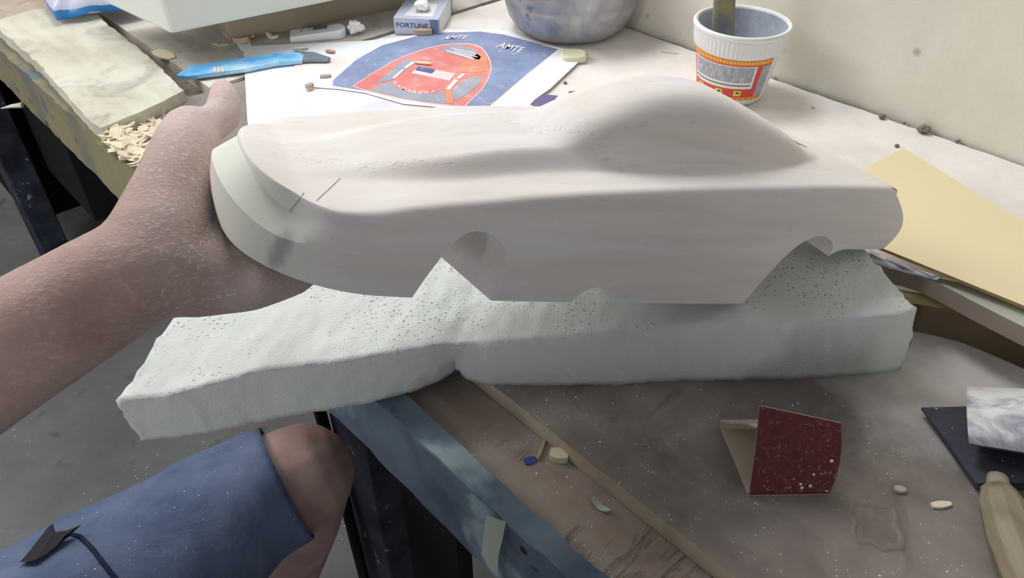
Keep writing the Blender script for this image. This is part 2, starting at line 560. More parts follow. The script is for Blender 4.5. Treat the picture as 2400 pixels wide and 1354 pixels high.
def box_st(s0, s1, t0, t1, z0, z1, bevel=0.0, bm=None):
    pts = [S(s0, t0, z1), S(s1, t0, z1), S(s1, t1, z1), S(s0, t1, z1)]
    return slab(pts, z1 - z0, bevel, bm)


def tube(bm, pts, rads, seg=10, caps=True, flat=1.0):
    """round tube through points"""
    rings = []
    n = len(pts)
    up = V((0.13, 0.21, 0.97)).normalized()
    for i, p in enumerate(pts):
        d = (pts[min(i + 1, n - 1)] - pts[max(i - 1, 0)]).normalized()
        x = d.cross(up)
        if x.length < 1e-4:
            x = d.cross(V((1, 0, 0)))
        x.normalize()
        y = x.cross(d).normalized()
        r = rads[i] if isinstance(rads, (list, tuple)) else rads
        rings.append([bm.verts.new(p + x * (r * math.cos(a)) + y * (r * flat * math.sin(a)))
                      for a in (2 * math.pi * k / seg for k in range(seg))])
    for i in range(n - 1):
        for k in range(seg):
            j = (k + 1) % seg
            bm.faces.new((rings[i][k], rings[i][j], rings[i + 1][j], rings[i + 1][k]))
    if caps:
        bm.faces.new(rings[0][::-1])
        bm.faces.new(rings[-1])
    return bm


def lathe(bm, prof, c, seg=72, rfun=None):
    """turns (radius, z) profile about the vertical through c"""
    rings = []
    for (r, z) in prof:
        if r < 1e-6:
            rings.append([bm.verts.new(c + UP * z)])
        else:
            ring = []
            for k in range(seg):
                a = 2 * math.pi * k / seg
                rr = r + (rfun(a, z) if rfun else 0)
                ring.append(bm.verts.new(c + V((rr * math.cos(a), rr * math.sin(a), z))))
            rings.append(ring)
    for a, b in zip(rings[:-1], rings[1:]):
        for k in range(seg):
            j = (k + 1) % seg
            if len(a) == 1 and len(b) == 1:
                continue
            if len(a) == 1:
                bm.faces.new((a[0], b[j], b[k]))
            elif len(b) == 1:
                bm.faces.new((a[k], a[j], b[0]))
            else:
                bm.faces.new((a[k], a[j], b[j], b[k]))
    return bm


def smooth01(x, a, b):
    t = max(0.0, min(1.0, (x - a) / (b - a)))
    return t * t * (3 - 2 * t)


def lerp_table(tab, x):
    if x <= tab[0][0]:
        return tab[0][1]
    for (x0, y0), (x1, y1) in zip(tab[:-1], tab[1:]):
        if x <= x1:
            return y0 + (y1 - y0) * (x - x0) / (x1 - x0)
    return tab[-1][1]


def spline(tab, x):
    """smooth table (Catmull-Rom in x)"""
    xs = [p[0] for p in tab]
    if x <= xs[0]:
        return tab[0][1]
    if x >= xs[-1]:
        return tab[-1][1]
    i = max(k for k in range(len(xs) - 1) if xs[k] <= x)
    def slope(k):
        a, b = max(k - 1, 0), min(k + 1, len(xs) - 1)
        return (tab[b][1] - tab[a][1]) / (tab[b][0] - tab[a][0])
    h = xs[i + 1] - xs[i]
    t = (x - xs[i]) / h
    return ((2 * t**3 - 3 * t**2 + 1) * tab[i][1] + (t**3 - 2 * t**2 + t) * h * slope(i)
            + (-2 * t**3 + 3 * t**2) * tab[i + 1][1] + (t**3 - t**2) * h * slope(i + 1))


def resample(pts, n):
    """n points evenly along a polyline of Vectors"""
    L = [0.0]
    for a, b in zip(pts[:-1], pts[1:]):
        L.append(L[-1] + (b - a).length)
    out = []
    for k in range(n):
        d = L[-1] * k / (n - 1)
        i = 0
        while i < len(L) - 2 and L[i + 1] < d:
            i += 1
        f = (d - L[i]) / max(1e-9, L[i + 1] - L[i])
        out.append(pts[i].lerp(pts[i + 1], f))
    return out


def nz(p, s, seed=0.0):
    return noise.noise(V(p) * s + V((seed, seed * 1.7, -seed)))


def text_bm(bm, s, p0, xvec, yvec, shear=0.0, lift=V((0, 0, 0.0002)), bold=0.012):
    """lettering: unit-height text laid along xvec (whole width) and yvec (letter height)"""
    cu = bpy.data.curves.new('lettering', 'FONT')
    cu.body = s
    cu.resolution_u = 3
    cu.offset = bold
    ob = bpy.data.objects.new('lettering', cu)
    COL.objects.link(ob)
    dg = bpy.context.evaluated_depsgraph_get()
    me = bpy.data.meshes.new_from_object(ob.evaluated_get(dg))
    xs = [v.co.x for v in me.vertices]
    ys = [v.co.y for v in me.vertices]
    x0, x1, y0, y1 = min(xs), max(xs), min(ys), max(ys)
    vs = []
    for v in me.vertices:
        fy = (v.co.y - y0) / (y1 - y0)
        fx = (v.co.x - x0) / (x1 - x0) + shear * fy
        vs.append(bm.verts.new(p0 + xvec * fx + yvec * fy + lift))
    for p in me.polygons:
        try:
            bm.faces.new([vs[i] for i in p.vertices])
        except ValueError:
            pass
    bpy.data.objects.remove(ob)
    bpy.data.curves.remove(cu)
    bpy.data.meshes.remove(me)
    return bm


def evaluated(o):
    dg = bpy.context.evaluated_depsgraph_get()
    return bpy.data.meshes.new_from_object(o.evaluated_get(dg), depsgraph=dg)


def bvh_of(o):
    mw = Matrix.Translation(origin_of(o.parent)) @ o.matrix_basis
    me = o.data
    return BVHTree.FromPolygons([mw @ v.co for v in me.vertices], [tuple(p.vertices) for p in me.polygons])


def stick_on(bvh, x, y, off=0.0003):
    h = bvh.ray_cast(EYE, ray(x, y).normalized())
    return None if h[0] is None else (h[0] + h[1] * off, h[1])


build_materials()

# ------------------------------------------------------------------ the room
bm = bmesh.new()
fl = [V((-3.4, -1.6, 0)), V((2.2, -1.6, 0)), V((2.2, 4.2, 0)), V((-3.4, 4.2, 0))]
slab(fl, 0.05, bm=bm)
structure(put('floor', bm, M['concrete']))

WT = 0.757                                                     # wall face, across the bench
bm = bmesh.new()
# the plaster wall, finely divided so its face can be slightly uneven
ns_, nz_ = 90, 40
grid = []
for i in range(ns_ + 1):
    row = []
    for k in range(nz_ + 1):
        s = -1.4 + 4.0 * i / ns_
        z = -ZB + 2.4 * k / nz_
        d = 0.004 * nz(S(s, WT, z), 6)
        row.append(bm.verts.new(S(s, WT + d, z)))
    grid.append(row)
for i in range(ns_):
    for k in range(nz_):
        bm.faces.new((grid[i][k], grid[i + 1][k], grid[i + 1][k + 1], grid[i][k + 1]))
back = [bm.verts.new(S(s, WT + 0.12, z)) for s, z in ((-1.4, -ZB), (2.6, -ZB), (2.6, 1.65), (-1.4, 1.65))]
bm.faces.new(back)
edges_ = [[grid[i][0] for i in range(ns_ + 1)], [grid[ns_][k] for k in range(nz_ + 1)],
          [grid[i][nz_] for i in range(ns_, -1, -1)], [grid[0][k] for k in range(nz_, -1, -1)]]
for q, ed in enumerate(edges_):
    bm.faces.new(ed + [back[(q + 1) % 4], back[q]])
structure(put('wall_right', bm, M['plaster'], smooth=False))
# the ledge that juts from the wall at the top right of the view
box_bm = box_st(-0.45, 0.262, WT - 0.035, WT + 0.02, 0.283, 0.33, 0.002)
structure(put('trim_1', box_bm, M['plaster']))

# ------------------------------------------------------------------ the workbench
bench = empty('workbench', S(0.6, 0.45, -ZB), 'long dusty wooden workbench with a flaking blue and yellow painted edge beam along the wall', 'workbench')


def board(name, s0, s1, t0, t1, z0, z1, mat, wob=0.0015, ds=0.02, seed=0.0, ragged=0.0, ragged_end=0.0):
    """a plank with slightly worn, uneven long edges and faces"""
    bm = bmesh.new()
    n = max(2, int((s1 - s0) / ds))
    nt = max(2, int((t1 - t0) / 0.02))
    top, bot = [], []
    for i in range(n + 1):
        s = s0 + (s1 - s0) * i / n
        rt, rb = [], []
        for k in range(nt + 1):
            t = t0 + (t1 - t0) * k / nt
            p = S(s, t, 0)
            e = (1 if k == 0 else -1 if k == nt else 0) * (ragged * abs(nz(p, 45, seed)) + wob * nz(p, 14, seed))
            es = (1 if i == 0 else -1 if i == n else 0) * ragged_end * abs(nz(p, 60, seed + 5))
            dz = wob * 0.6 * nz(p, 20, seed + 9)
            rt.append(bm.verts.new(S(s + es, t + e, z1 - abs(dz))))
            rb.append(bm.verts.new(S(s + es * 0.4, t + e * 0.6, z0)))
        top.append(rt)
        bot.append(rb)
    for i in range(n):
        for k in range(nt):
            bm.faces.new((top[i][k], top[i + 1][k], top[i + 1][k + 1], top[i][k + 1]))
            bm.faces.new((bot[i][k], bot[i][k + 1], bot[i + 1][k + 1], bot[i + 1][k]))
        bm.faces.new((top[i][0], bot[i][0], bot[i + 1][0], top[i + 1][0]))
        bm.faces.new((top[i][nt], top[i + 1][nt], bot[i + 1][nt], bot[i][nt]))
    for k in range(nt):
        bm.faces.new((top[0][k], top[0][k + 1], bot[0][k + 1], bot[0][k]))
        bm.faces.new((top[n][k], bot[n][k], bot[n][k + 1], top[n][k + 1]))
    return bm


PLANK_Z = -0.013
put('edge_beam', board('b', -0.5, 2.2, 0.1595, 0.178, -0.068, -0.002, M['beam'], 0.003, 0.012, 1, 0.004), M['beam'], bench)
put('lower_plank', board('b', -0.5, 2.2, 0.178, 0.300, -0.032, PLANK_Z, M['plank_low'], 0.0012, 0.01, 2), M['plank_low'], bench)
# the grey board the sandpaper stands on: its worn side shows as a pale strip
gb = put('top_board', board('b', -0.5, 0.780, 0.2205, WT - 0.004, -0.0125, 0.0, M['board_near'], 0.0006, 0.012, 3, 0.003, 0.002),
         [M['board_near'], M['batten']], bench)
for p in gb.data.polygons:
    nrm = p.normal
    if abs(nrm.z) < 0.5:
        p.material_index = 1
put('top_board', board('b', 0.787, 2.2, 0.2905, WT - 0.004, -0.0125, 0.0005, M['board_far'], 0.0006, 0.02, 4, 0.002, 0.001), M['board_far'], bench)
# legs and the dark boards under the top
for s, t, w_, z1 in ((0.446, 0.234, 0.066, -0.032), (1.72, 0.20, 0.09, -0.068), (0.383, 0.69, 0.058, -0.032), (1.72, 0.69, 0.09, -0.032), (-0.42, 0.69, 0.06, -0.032)):
    bm = box_st(s - w_ / 2, s + w_ / 2, t - 0.026, t + 0.026, -ZB, z1, 0.003)
    put('leg', bm, M['leg'], bench)
bm = box_st(0.279, 0.353, 0.201, 0.216, -ZB, -0.032, 0.001)
put('side_panel', bm, M['dark'], bench)
bm = box_st(1.40, 1.66, 0.245, 0.60, -0.455, -0.032, 0.003)  # black box added to keep the shade under the top dark
put('dark_box', bm, M['dark'], bench)
bm = box_st(1.78, 2.16, 0.19, 0.66, -0.62, -0.032, 0.003)  # second black box added for the same under-bench shade
put('dark_box', bm, M['dark'], bench)
bm = bmesh.new()
tube(bm, [S(0.50, 0.205, -0.07), S(0.467, 0.2, -0.323), S(0.44, 0.195, -0.748)], 0.006, 8)
put('brace_rod', bm, M['dark'], bench)
# splinter that sticks out under the beam, far left
bm = bmesh.new()
tube(bm, [B(52, 246, -0.045), B(25, 249, -0.045), B(2, 254, -0.047)], [0.006, 0.004, 0.001], 6, True, 0.5)
put('splinter', bm, M['plank_white'], bench)

# strip of tape on the near end of the beam
q = [B(1150, 1212, -0.004), B(1186, 1224, -0.004)]


def beam_pt(x, y, off=0.0006, t=0.1595):
    r = ray(x, y)
    k = (t - off - EYE.dot(E2)) / r.dot(E2)
    return EYE + r * k


bm = bmesh.new()
ring = [(1140, 1207), (1186, 1222), (1178, 1262), (1168, 1300), (1166, 1350), (1146, 1330), (1128, 1298), (1134, 1250)]
prism(bm, [beam_pt(x, y, 0.0045) for x, y in ring], [beam_pt(x, y, 0.0037) for x, y in ring])
tag(put('tape_strip', bm, M['tape']), 'pale strip of masking tape stuck across the blue face of the bench beam', 'tape')

# thick weathered plank lying on the far left of the bench
zc = 0.012
pl = [B(70, 24, zc), B(-20, 52, zc), B(100, 158, zc), B(210, 284, zc), B(236, 300, zc), B(330, 262, zc), B(432, 212, zc), B(346, 130, zc), B(248, 52, zc), B(200, 10, zc)]
bm = bmesh.new()
poly = []
for i in range(len(pl)):
    a, b = pl[i], pl[(i + 1) % len(pl)]
    m = max(2, int((b - a).length / 0.008))
    for k in range(m):
        p = a.lerp(b, k / m)
        p = p + V((nz(p, 90, 1), nz(p, 90, 2), 0)) * 0.0022
        poly.append(p)
bm = slab(poly, 0.0235)
bmesh.ops.triangulate(bm, faces=[f for f in bm.faces if len(f.verts) > 4])
tag(put('loose_plank', bm, M['plank_white']), 'thick weathered white plank lying along the far left edge of the bench', 'plank')

# ------------------------------------------------------------------ the carved car body
TH, Q = math.radians(64.6), math.radians(19)
cu_ = V((math.sin(TH) * math.cos(Q), math.cos(TH) * math.cos(Q), -math.sin(Q)))
cv_ = V((-math.cos(TH), math.sin(TH), 0))
cw_ = cu_.cross(cv_)
CAR_O = B(1745, 715, 0.048)
CAR_M = Matrix((( cu_.x, cv_.x, cw_.x, CAR_O.x), (cu_.y, cv_.y, cw_.y, CAR_O.y), (cu_.z, cv_.z, cw_.z, CAR_O.z), (0, 0, 0, 1)))


def K(u, v, w):
    return CAR_M @ V((u, v, w))


W_CAR, VC = 0.114, 0.057
E_TAB = [(-0.315, .047), (-0.300, .0445), (-0.285, .0405), (-0.275, .0405), (-0.262, .0435), (-0.244, .047), (-0.226, .051), (-0.196, .056),
         (-0.164, .0615), (-0.116, .0675), (-0.061, .0735), (0.003, .079), (0.05, .082), (0.11, .0845)]
B_TAB = [(-0.305, .013), (-0.28, .010), (-0.25, .007), (-0.219, .0055), (-0.177, .004), (-0.1, .002), (0, 0), (0.04, 0.004), (0.056, .035), (0.085, .0415), (0.115, .049)]
CAN_TAB = [(-0.170, 0), (-0.158, .004), (-0.146, .0115), (-0.132, .0200), (-0.118, .0268), (-0.103, .0325), (-0.088, .0357), (-0.07, .0368), (-0.05, .0352),
           (-0.03, .030), (0.0, .0205), (0.022, .0125), (0.038, .0055), (0.048, .0015), (0.054, 0)]


def edge_h(u, v):
    e = spline(E_TAB, u)
    # across the nose the upper edge rises again towards the middle
    if u < -0.24:
        c = 1 - min(1, abs(v - VC) / VC)
        e += 0.0065 * smooth01(c, 0.1, 0.9) * smooth01(-u, 0.24, 0.29)
    return e


def top_h(u, v):
    e = spline(E_TAB, max(u, -0.272))
    vn = (v - VC) / VC
    d = VC - abs(v - VC)                               # distance in from the side
    deck = e + 0.0015 * (1 - vn * vn)
    if u < -0.24:
        deck += (0.0070 * (1 - vn * vn) + 0.001) * smooth01(-u, 0.24, 0.30)
    # raised bonnet: a step in from the wings
    path = 0.030 + 0.010 * smooth01(-u, 0.20, 0.27)
    hood = 0.0085 * smooth01(d, path - 0.006, path + 0.006) * smooth01(-u, -0.02, 0.10) * (1 - smooth01(-u, 0.175, 0.275))
    deck += hood
    # bubble roof
    au = 0.0300 * math.sqrt(max(0.0, 1 - abs((u + 0.058) / 0.112) ** 2.4)) ** 0.6 if abs(u + 0.058) < 0.112 else 0.0
    hc = spline(CAN_TAB, u)
    if au > 0.002:
        x = abs(v - VC) / au
        if x < 1:
            can = hc * (1 - x ** 3.4) ** 0.56
        else:
            can = -0.03 * (x - 1)
    else:
        can = -0.03
    base = e + 0.0005
    can_z = base + can
    k = 0.005
    h = max(k - abs(deck - can_z), 0) / k
    return max(deck, can_z) + h * h * k * 0.25


def tail_shift(f):
    """the tail panel leans and bulges: f 0 bottom .. 1 top"""
    return 0.004 + 0.020 * (1 - f) + 0.010 * math.sin(math.pi * f)


def plan_outline():
    """closed plan of the body, starting at the near tail corner, running along the near side to the nose and back"""
    pts = []
    u_t = 0.0895
    n_side = 130
    u_n = -0.232                                        # where the nose rounding begins
    def half(u):                                         # half width along the body
        return VC * (1 - 0.02 * smooth01(u, -0.02, 0.09)) - 0.0015 * smooth01(-u, 0.15, 0.24)
    for i in range(n_side):
        u = u_t + (u_n - u_t) * i / n_side
        pts.append((u, VC - half(u)))
    hw = half(u_n)
    L = 0.302 + u_n
    m = 72
    for i in range(m + 1):
        a = math.pi * i / m
        ca, sa = math.cos(a), math.sin(a)
        # superellipse nose
        x = abs(sa) ** 0.86
        y = math.copysign(abs(ca) ** 0.80, ca)
        pts.append((u_n - L * x, VC - hw * y))
    for i in range(1, n_side + 1):
        u = u_n + (u_t - u_n) * i / n_side                   # far side
        pts.append((u, VC + half(u)))
    mt = 40
    for i in range(1, mt):
        v = (VC + half(u_t)) + (-2 * half(u_t)) * i / mt
        pts.append((u_t + 0.002 * (1 - ((v - VC) / half(u_t)) ** 2), v))
    # narrower towards the tail on the far side
    pts = [(u, v - (0.012 * smooth01(u, -0.03, 0.09) if v > VC else 0.0) * smooth01(v, VC, 2 * VC)) for u, v in pts]
    # the tail edge is swept forward a little on the far side
    pts = [(u - 0.030 * smooth01(u, 0.0, 0.09) * max(0.0, v / (2 * VC)), v) for u, v in pts]
    # soften the two tail corners
    n = len(pts)
    near = [i for i in range(n) if i < 3 or i > n - 4 or abs(i - (n - mt)) < 4]
    for _ in range(4):
        q = list(pts)
        for i in near:
            a, b, c = pts[i - 1], pts[i], pts[(i + 1) % n]
            q[i] = ((a[0] + 2 * b[0] + c[0]) / 4, (a[1] + 2 * b[1] + c[1]) / 4)
        pts = q
    return pts


OUT = plan_outline()
NO = len(OUT)
NRM = []
for i in range(NO):
    a, b = V(OUT[i - 1]), V(OUT[(i + 1) % NO])
    t = (b - a).normalized()
    NRM.append(V((t.y, -t.x)))
cen = V((-0.1, VC))
for i in range(NO):
    # outward normals
    if NRM[i].dot(V(OUT[i]) - V((max(-0.22, min(0.03, OUT[i][0])), VC))) < 0:
        NRM[i] = -NRM[i]


def car_ring_side(f):
    ring = []
    for i in range(NO):
        u, v = OUT[i]
        n = NRM[i]
        e = edge_h(u, v)
        b = spline(B_TAB, u)
        w = b + (e - 0.0035 - b) * f
        # gentle barrel to the flanks, more tuck-under at the nose
        inset = 0.0035 * (1 - math.sin(math.pi * min(1, 0.15 + 0.80 * f)))
        nose = smooth01(-u, 0.22, 0.29)
        inset += nose * 0.004 * max(0, 10 / 14 - f)
        inset += smooth01(-u, 0.258, 0.284) * 0.0075 * max(0, f - 10 / 14) / (4 / 14)
        uu, vv = u - n.x * inset, v - n.y * inset
        tl = smooth01(u, 0.070, 0.0895)
        uu += tl * tail_shift(f)
        ring.append((uu, vv, w))
    return ring


def build_car():
    bm = bmesh.new()
    rings = []
    NS = 14
    for k in range(NS + 1):
        rings.append(car_ring_side(k / NS))
    side_top = rings[-1]
    # rounded edge onto the top
    def spine_of(u):
        return max(-0.235, min(0.060, u))
    NR = 34
    for j in range(1, NR + 1):
        f = j / NR
        ring = []
        for i in range(NO):
            u0, v0, w0 = side_top[i]
            n = NRM[i]
            if j <= 4:                                   # quarter round, radius 4 mm
                a = math.pi / 2 * j / 4
                r = 0.0040 - 0.0028 * smooth01(-u0, 0.24, 0.275)
                uu, vv = u0 - n.x * r * (1 - math.cos(a)), v0 - n.y * r * (1 - math.cos(a))
                full = top_h(uu, vv)
                w = w0 + (full - w0) * math.sin(a)
            else:
                g = ((j - 4) / (NR - 4))
                rj = 0.0040 - 0.0028 * smooth01(-u0, 0.24, 0.275)
                us, vs = u0 - n.x * rj, v0 - n.y * rj
                uu = us + (spine_of(us) - us) * g
                vv = vs + (VC - vs) * g
                w = top_h(uu, vv)
            ring.append((uu, vv, w))
        rings.append(ring)
    rv = [[bm.verts.new(p) for p in r] for r in rings]
    for a, b in zip(rv[:-1], rv[1:]):
        for i in range(NO):
            j = (i + 1) % NO
            bm.faces.new((a[i], a[j], b[j], b[i]))
    # underside
    prev = rv[0]
    for j in range(1, 7):
        g = j / 6
        cur = []
        for i in range(NO):
            u0, v0, w0 = rings[0][i]
            uu = u0 + (max(-0.22, min(0.05, u0)) - u0) * g
            vv = v0 + (VC - v0) * g
            cur.append(bm.verts.new((uu, vv, spline(B_TAB, uu))))
        for i in range(NO):
            k = (i + 1) % NO
            bm.faces.new((prev[k], prev[i], cur[i], cur[k]))
        prev = cur
    bmesh.ops.remove_doubles(bm, verts=bm.verts, dist=0.00005)
    bmesh.ops.dissolve_degenerate(bm, edges=bm.edges, dist=0.00002)
    # close what the two spines left open
    loose = [e for e in bm.edges if e.is_boundary]
    if loose:
        bmesh.ops.holes_fill(bm, edges=loose, sides=0)
    bmesh.ops.recalc_face_normals(bm, faces=bm.faces)
    return bm


def cutter(profile, v0, v1, skew):
    bm = bmesh.new()
    a = [(u + skew * v0, v0, w) for u, w in profile]
    b = [(u + skew * v1, v1, w) for u, w in profile]
    prism(bm, [V(p) for p in a], [V(p) for p in b])
    bmesh.ops.recalc_face_normals(bm, faces=bm.faces)
    me = bpy.data.meshes.new('cut')
    bm.to_mesh(me)
    bm.free()
    o = bpy.data.objects.new('cut', me)
    COL.objects.link(o)
    return o


def dense(tab, n):
    pts = resample([V((a, b, 0)) for a, b in tab], n)
    # smooth the run of points
    for _ in range(3):
        pts = [pts[0]] + [(pts[i - 1] + pts[i] * 2 + pts[i + 1]) / 4 for i in range(1, len(pts) - 1)] + [pts[-1]]
    return [(p.x, p.y) for p in pts]


bm = build_car()
me = bpy.data.meshes.new('car_body')
bm.to_mesh(me)
bm.free()
car = bpy.data.objects.new('carved_car_body', me)
COL.objects.link(car)
FRONT = dense([(-0.2215, -0.02), (-0.219, 0.006), (-0.2165, 0.018), (-0.2125, 0.028), (-0.207, 0.0375), (-0.200, 0.0430), (-0.1905, 0.0425), (-0.1815, 0.036), (-0.1765, 0.026), (-0.1765, 0.014), (-0.1775, 0.005), (-0.178, -0.02)], 60)
REAR = dense([(-0.004, -0.02), (0.0, 0.0), (0.005, 0.018), (0.011, 0.034), (0.020, 0.0450), (0.032, 0.0508), (0.046, 0.0490), (0.0545, 0.042), (0.0575, 0.033), (0.059, -0.02)], 40)
NOTCH = dense([(-0.131, -0.02), (-0.130, 0.0045), (-0.1265, 0.0095), (-0.121, 0.0128), (-0.108, 0.0130), (-0.102, 0.0105), (-0.1005, 0.004), (-0.1005, -0.02)], 30)
for prof, skew in ((FRONT, -0.30), (REAR, -0.05), (NOTCH, 0.0)):
    c = cutter(prof, -0.05, 0.20, skew)
    md = car.modifiers.new('cut', 'BOOLEAN')
    md.operation = 'DIFFERENCE'
    md.solver = 'EXACT'
    md.object = c
    md.use_hole_tolerant = True
    new = evaluated(car)
    if len(new.vertices) < 10000:                       # the exact cut gave up: cut with the other solver
        md.solver = 'FAST'
        new = evaluated(car)
    car.modifiers.remove(md)
    old = car.data
    car.data = new
    bpy.data.meshes.remove(old)
    bpy.data.objects.remove(c)
car.data.name = 'carved_car_body'
car.data.materials.clear()
car.data.materials.append(M['car'])
for p in car.data.polygons:
    p.use_smooth = True
    p.material_index = 0
bm = bmesh.new()
bm.from_mesh(car.data)
for e in bm.edges:
    if len(e.link_faces) == 2 and e.calc_face_angle(0) > math.radians(28):
        e.smooth = False
bm.to_mesh(car.data)
bm.free()
# origin at the base: lowest point under the middle of the body
car.matrix_world = CAR_M
tag(car, 'pale carved wooden car body with a bubble roof held nose-up over the foam pad', 'model car')
at_s, at_p, at_r = (np.zeros(len(car.data.vertices), dtype=np.float32) for _ in range(3))


def near_path(u, v, path):
    best = 9.0
    for (a, b), (c, d) in zip(path[:-1], path[1:]):
        L = (c - a) ** 2 + (d - b) ** 2
        t = max(0, min(1, ((u - a) * (c - a) + (v - b) * (d - b)) / L))
        best = min(best, math.hypot(u - a - t * (c - a), v - b - t * (d - b)))
    return best


def photo_of(p):
    q = p - EYE
    d = q.dot(_D)
    return 1200 + F_PX * q.dot(_R) / d, 677 - F_PX * q.dot(_U) / d


for i, vtx in enumerate(car.data.vertices):
    u, v, w = vtx.co
    x, y = photo_of(CAR_M @ vtx.co)
    # pencilled oval on the near corner of the nose band, paler chamfer round the nose
    if v < 0.05 and u < -0.24:
        ex, ey = x - 657, y - 585
        ex, ey = ex + ey * 0.35, ey
        at_s[i] = 1.0 - smooth01(math.hypot(ex / 24, ey / 48), 0.6, 1.25)
    if u < -0.262 and vtx.normal.z < 0.8:
        at_p[i] = smooth01(-u, 0.264, 0.276)
    rr = near_path(u, v, [(-0.24, 0.04), (-0.20, 0.034)])
    r2 = near_path(u, v, [(-0.165, 0.070), (-0.150, 0.052), (-0.128, 0.036), (-0.112, 0.024)])
    r3 = near_path(u, v, [(-0.275, 0.055), (-0.255, 0.050)])
    if w > 0.03:
        at_r[i] = max(1 - smooth01(rr, 0.001, 0.006), 1 - smooth01(r2, 0.001, 0.005), 0.7 * (1 - smooth01(r3, 0.004, 0.012)))
for nm, ar in (('stain', at_s), ('pale', at_p), ('rough', at_r)):
    a = car.data.attributes.new(nm, 'FLOAT', 'POINT')
    a.data.foreach_set('value', ar)
bpy.context.view_layer.update()
car_bvh = BVHTree.FromPolygons([CAR_M @ v.co for v in car.data.vertices], [tuple(p.vertices) for p in car.data.polygons])
for pts in ([(797, 418), (770, 444), (742, 470)], [(712, 452), (696, 474), (678, 496)]):
    path = []
    for k in range(9):
        f = k / 8 * 2
        a, b = pts[min(1, int(f))], pts[min(1, int(f)) + 1]
        h = stick_on(car_bvh, a[0] + (b[0] - a[0]) * (f - min(1, int(f))), a[1] + (b[1] - a[1]) * (f - min(1, int(f))), 0.0)
        if h:
            path.append(CAR_M.inverted() @ h[0])
    if len(path) > 2:
        bm = bmesh.new()
        tube(bm, path, 0.00022, 5)
        me = bpy.data.meshes.new('pencil_mark')
        bmesh.ops.recalc_face_normals(bm, faces=bm.faces)
        bm.to_mesh(me)
        bm.free()
        me.materials.append(M['pencil'])
        o = bpy.data.objects.new('pencil_mark', me)
        COL.objects.link(o)
        o.parent = car
        o['label'] = 'grey pencil line on the bonnet'

# ------------------------------------------------------------------ foam pad under the car
NB = [(337, 1033), (492, 1015), (617, 987), (771, 960), (867, 944), (971, 917), (1033, 892), (1058, 876), (1069, 864), (1080, 876), (1100, 892), (1150, 902), (1300, 903), (1450, 902),
      (1600, 892), (1850, 890), (2000, 880), (2060, 875), (2100, 868), (2112, 862)]
NT_ = [(273, 939, .034), (396, 927, .036), (492, 900, .039), (546, 884, .041), (617, 865, .043), (775, 848, .043), (908, 827, .042), (1000, 815, .039), (1050, 808, .036), (1066, 812, .034), (1082, 806, .034),
       (1125, 802, .035), (1350, 785, .037), (1500, 773, .039), (1650, 757, .042), (1800, 751, .046), (2000, 746, .049), (2105, 735, .050), (2145, 724, .050)]


def at_x(tab, x):
    return tuple(lerp_table([(p[0], p[k]) for p in tab], x) for k in range(1, len(tab[0])))


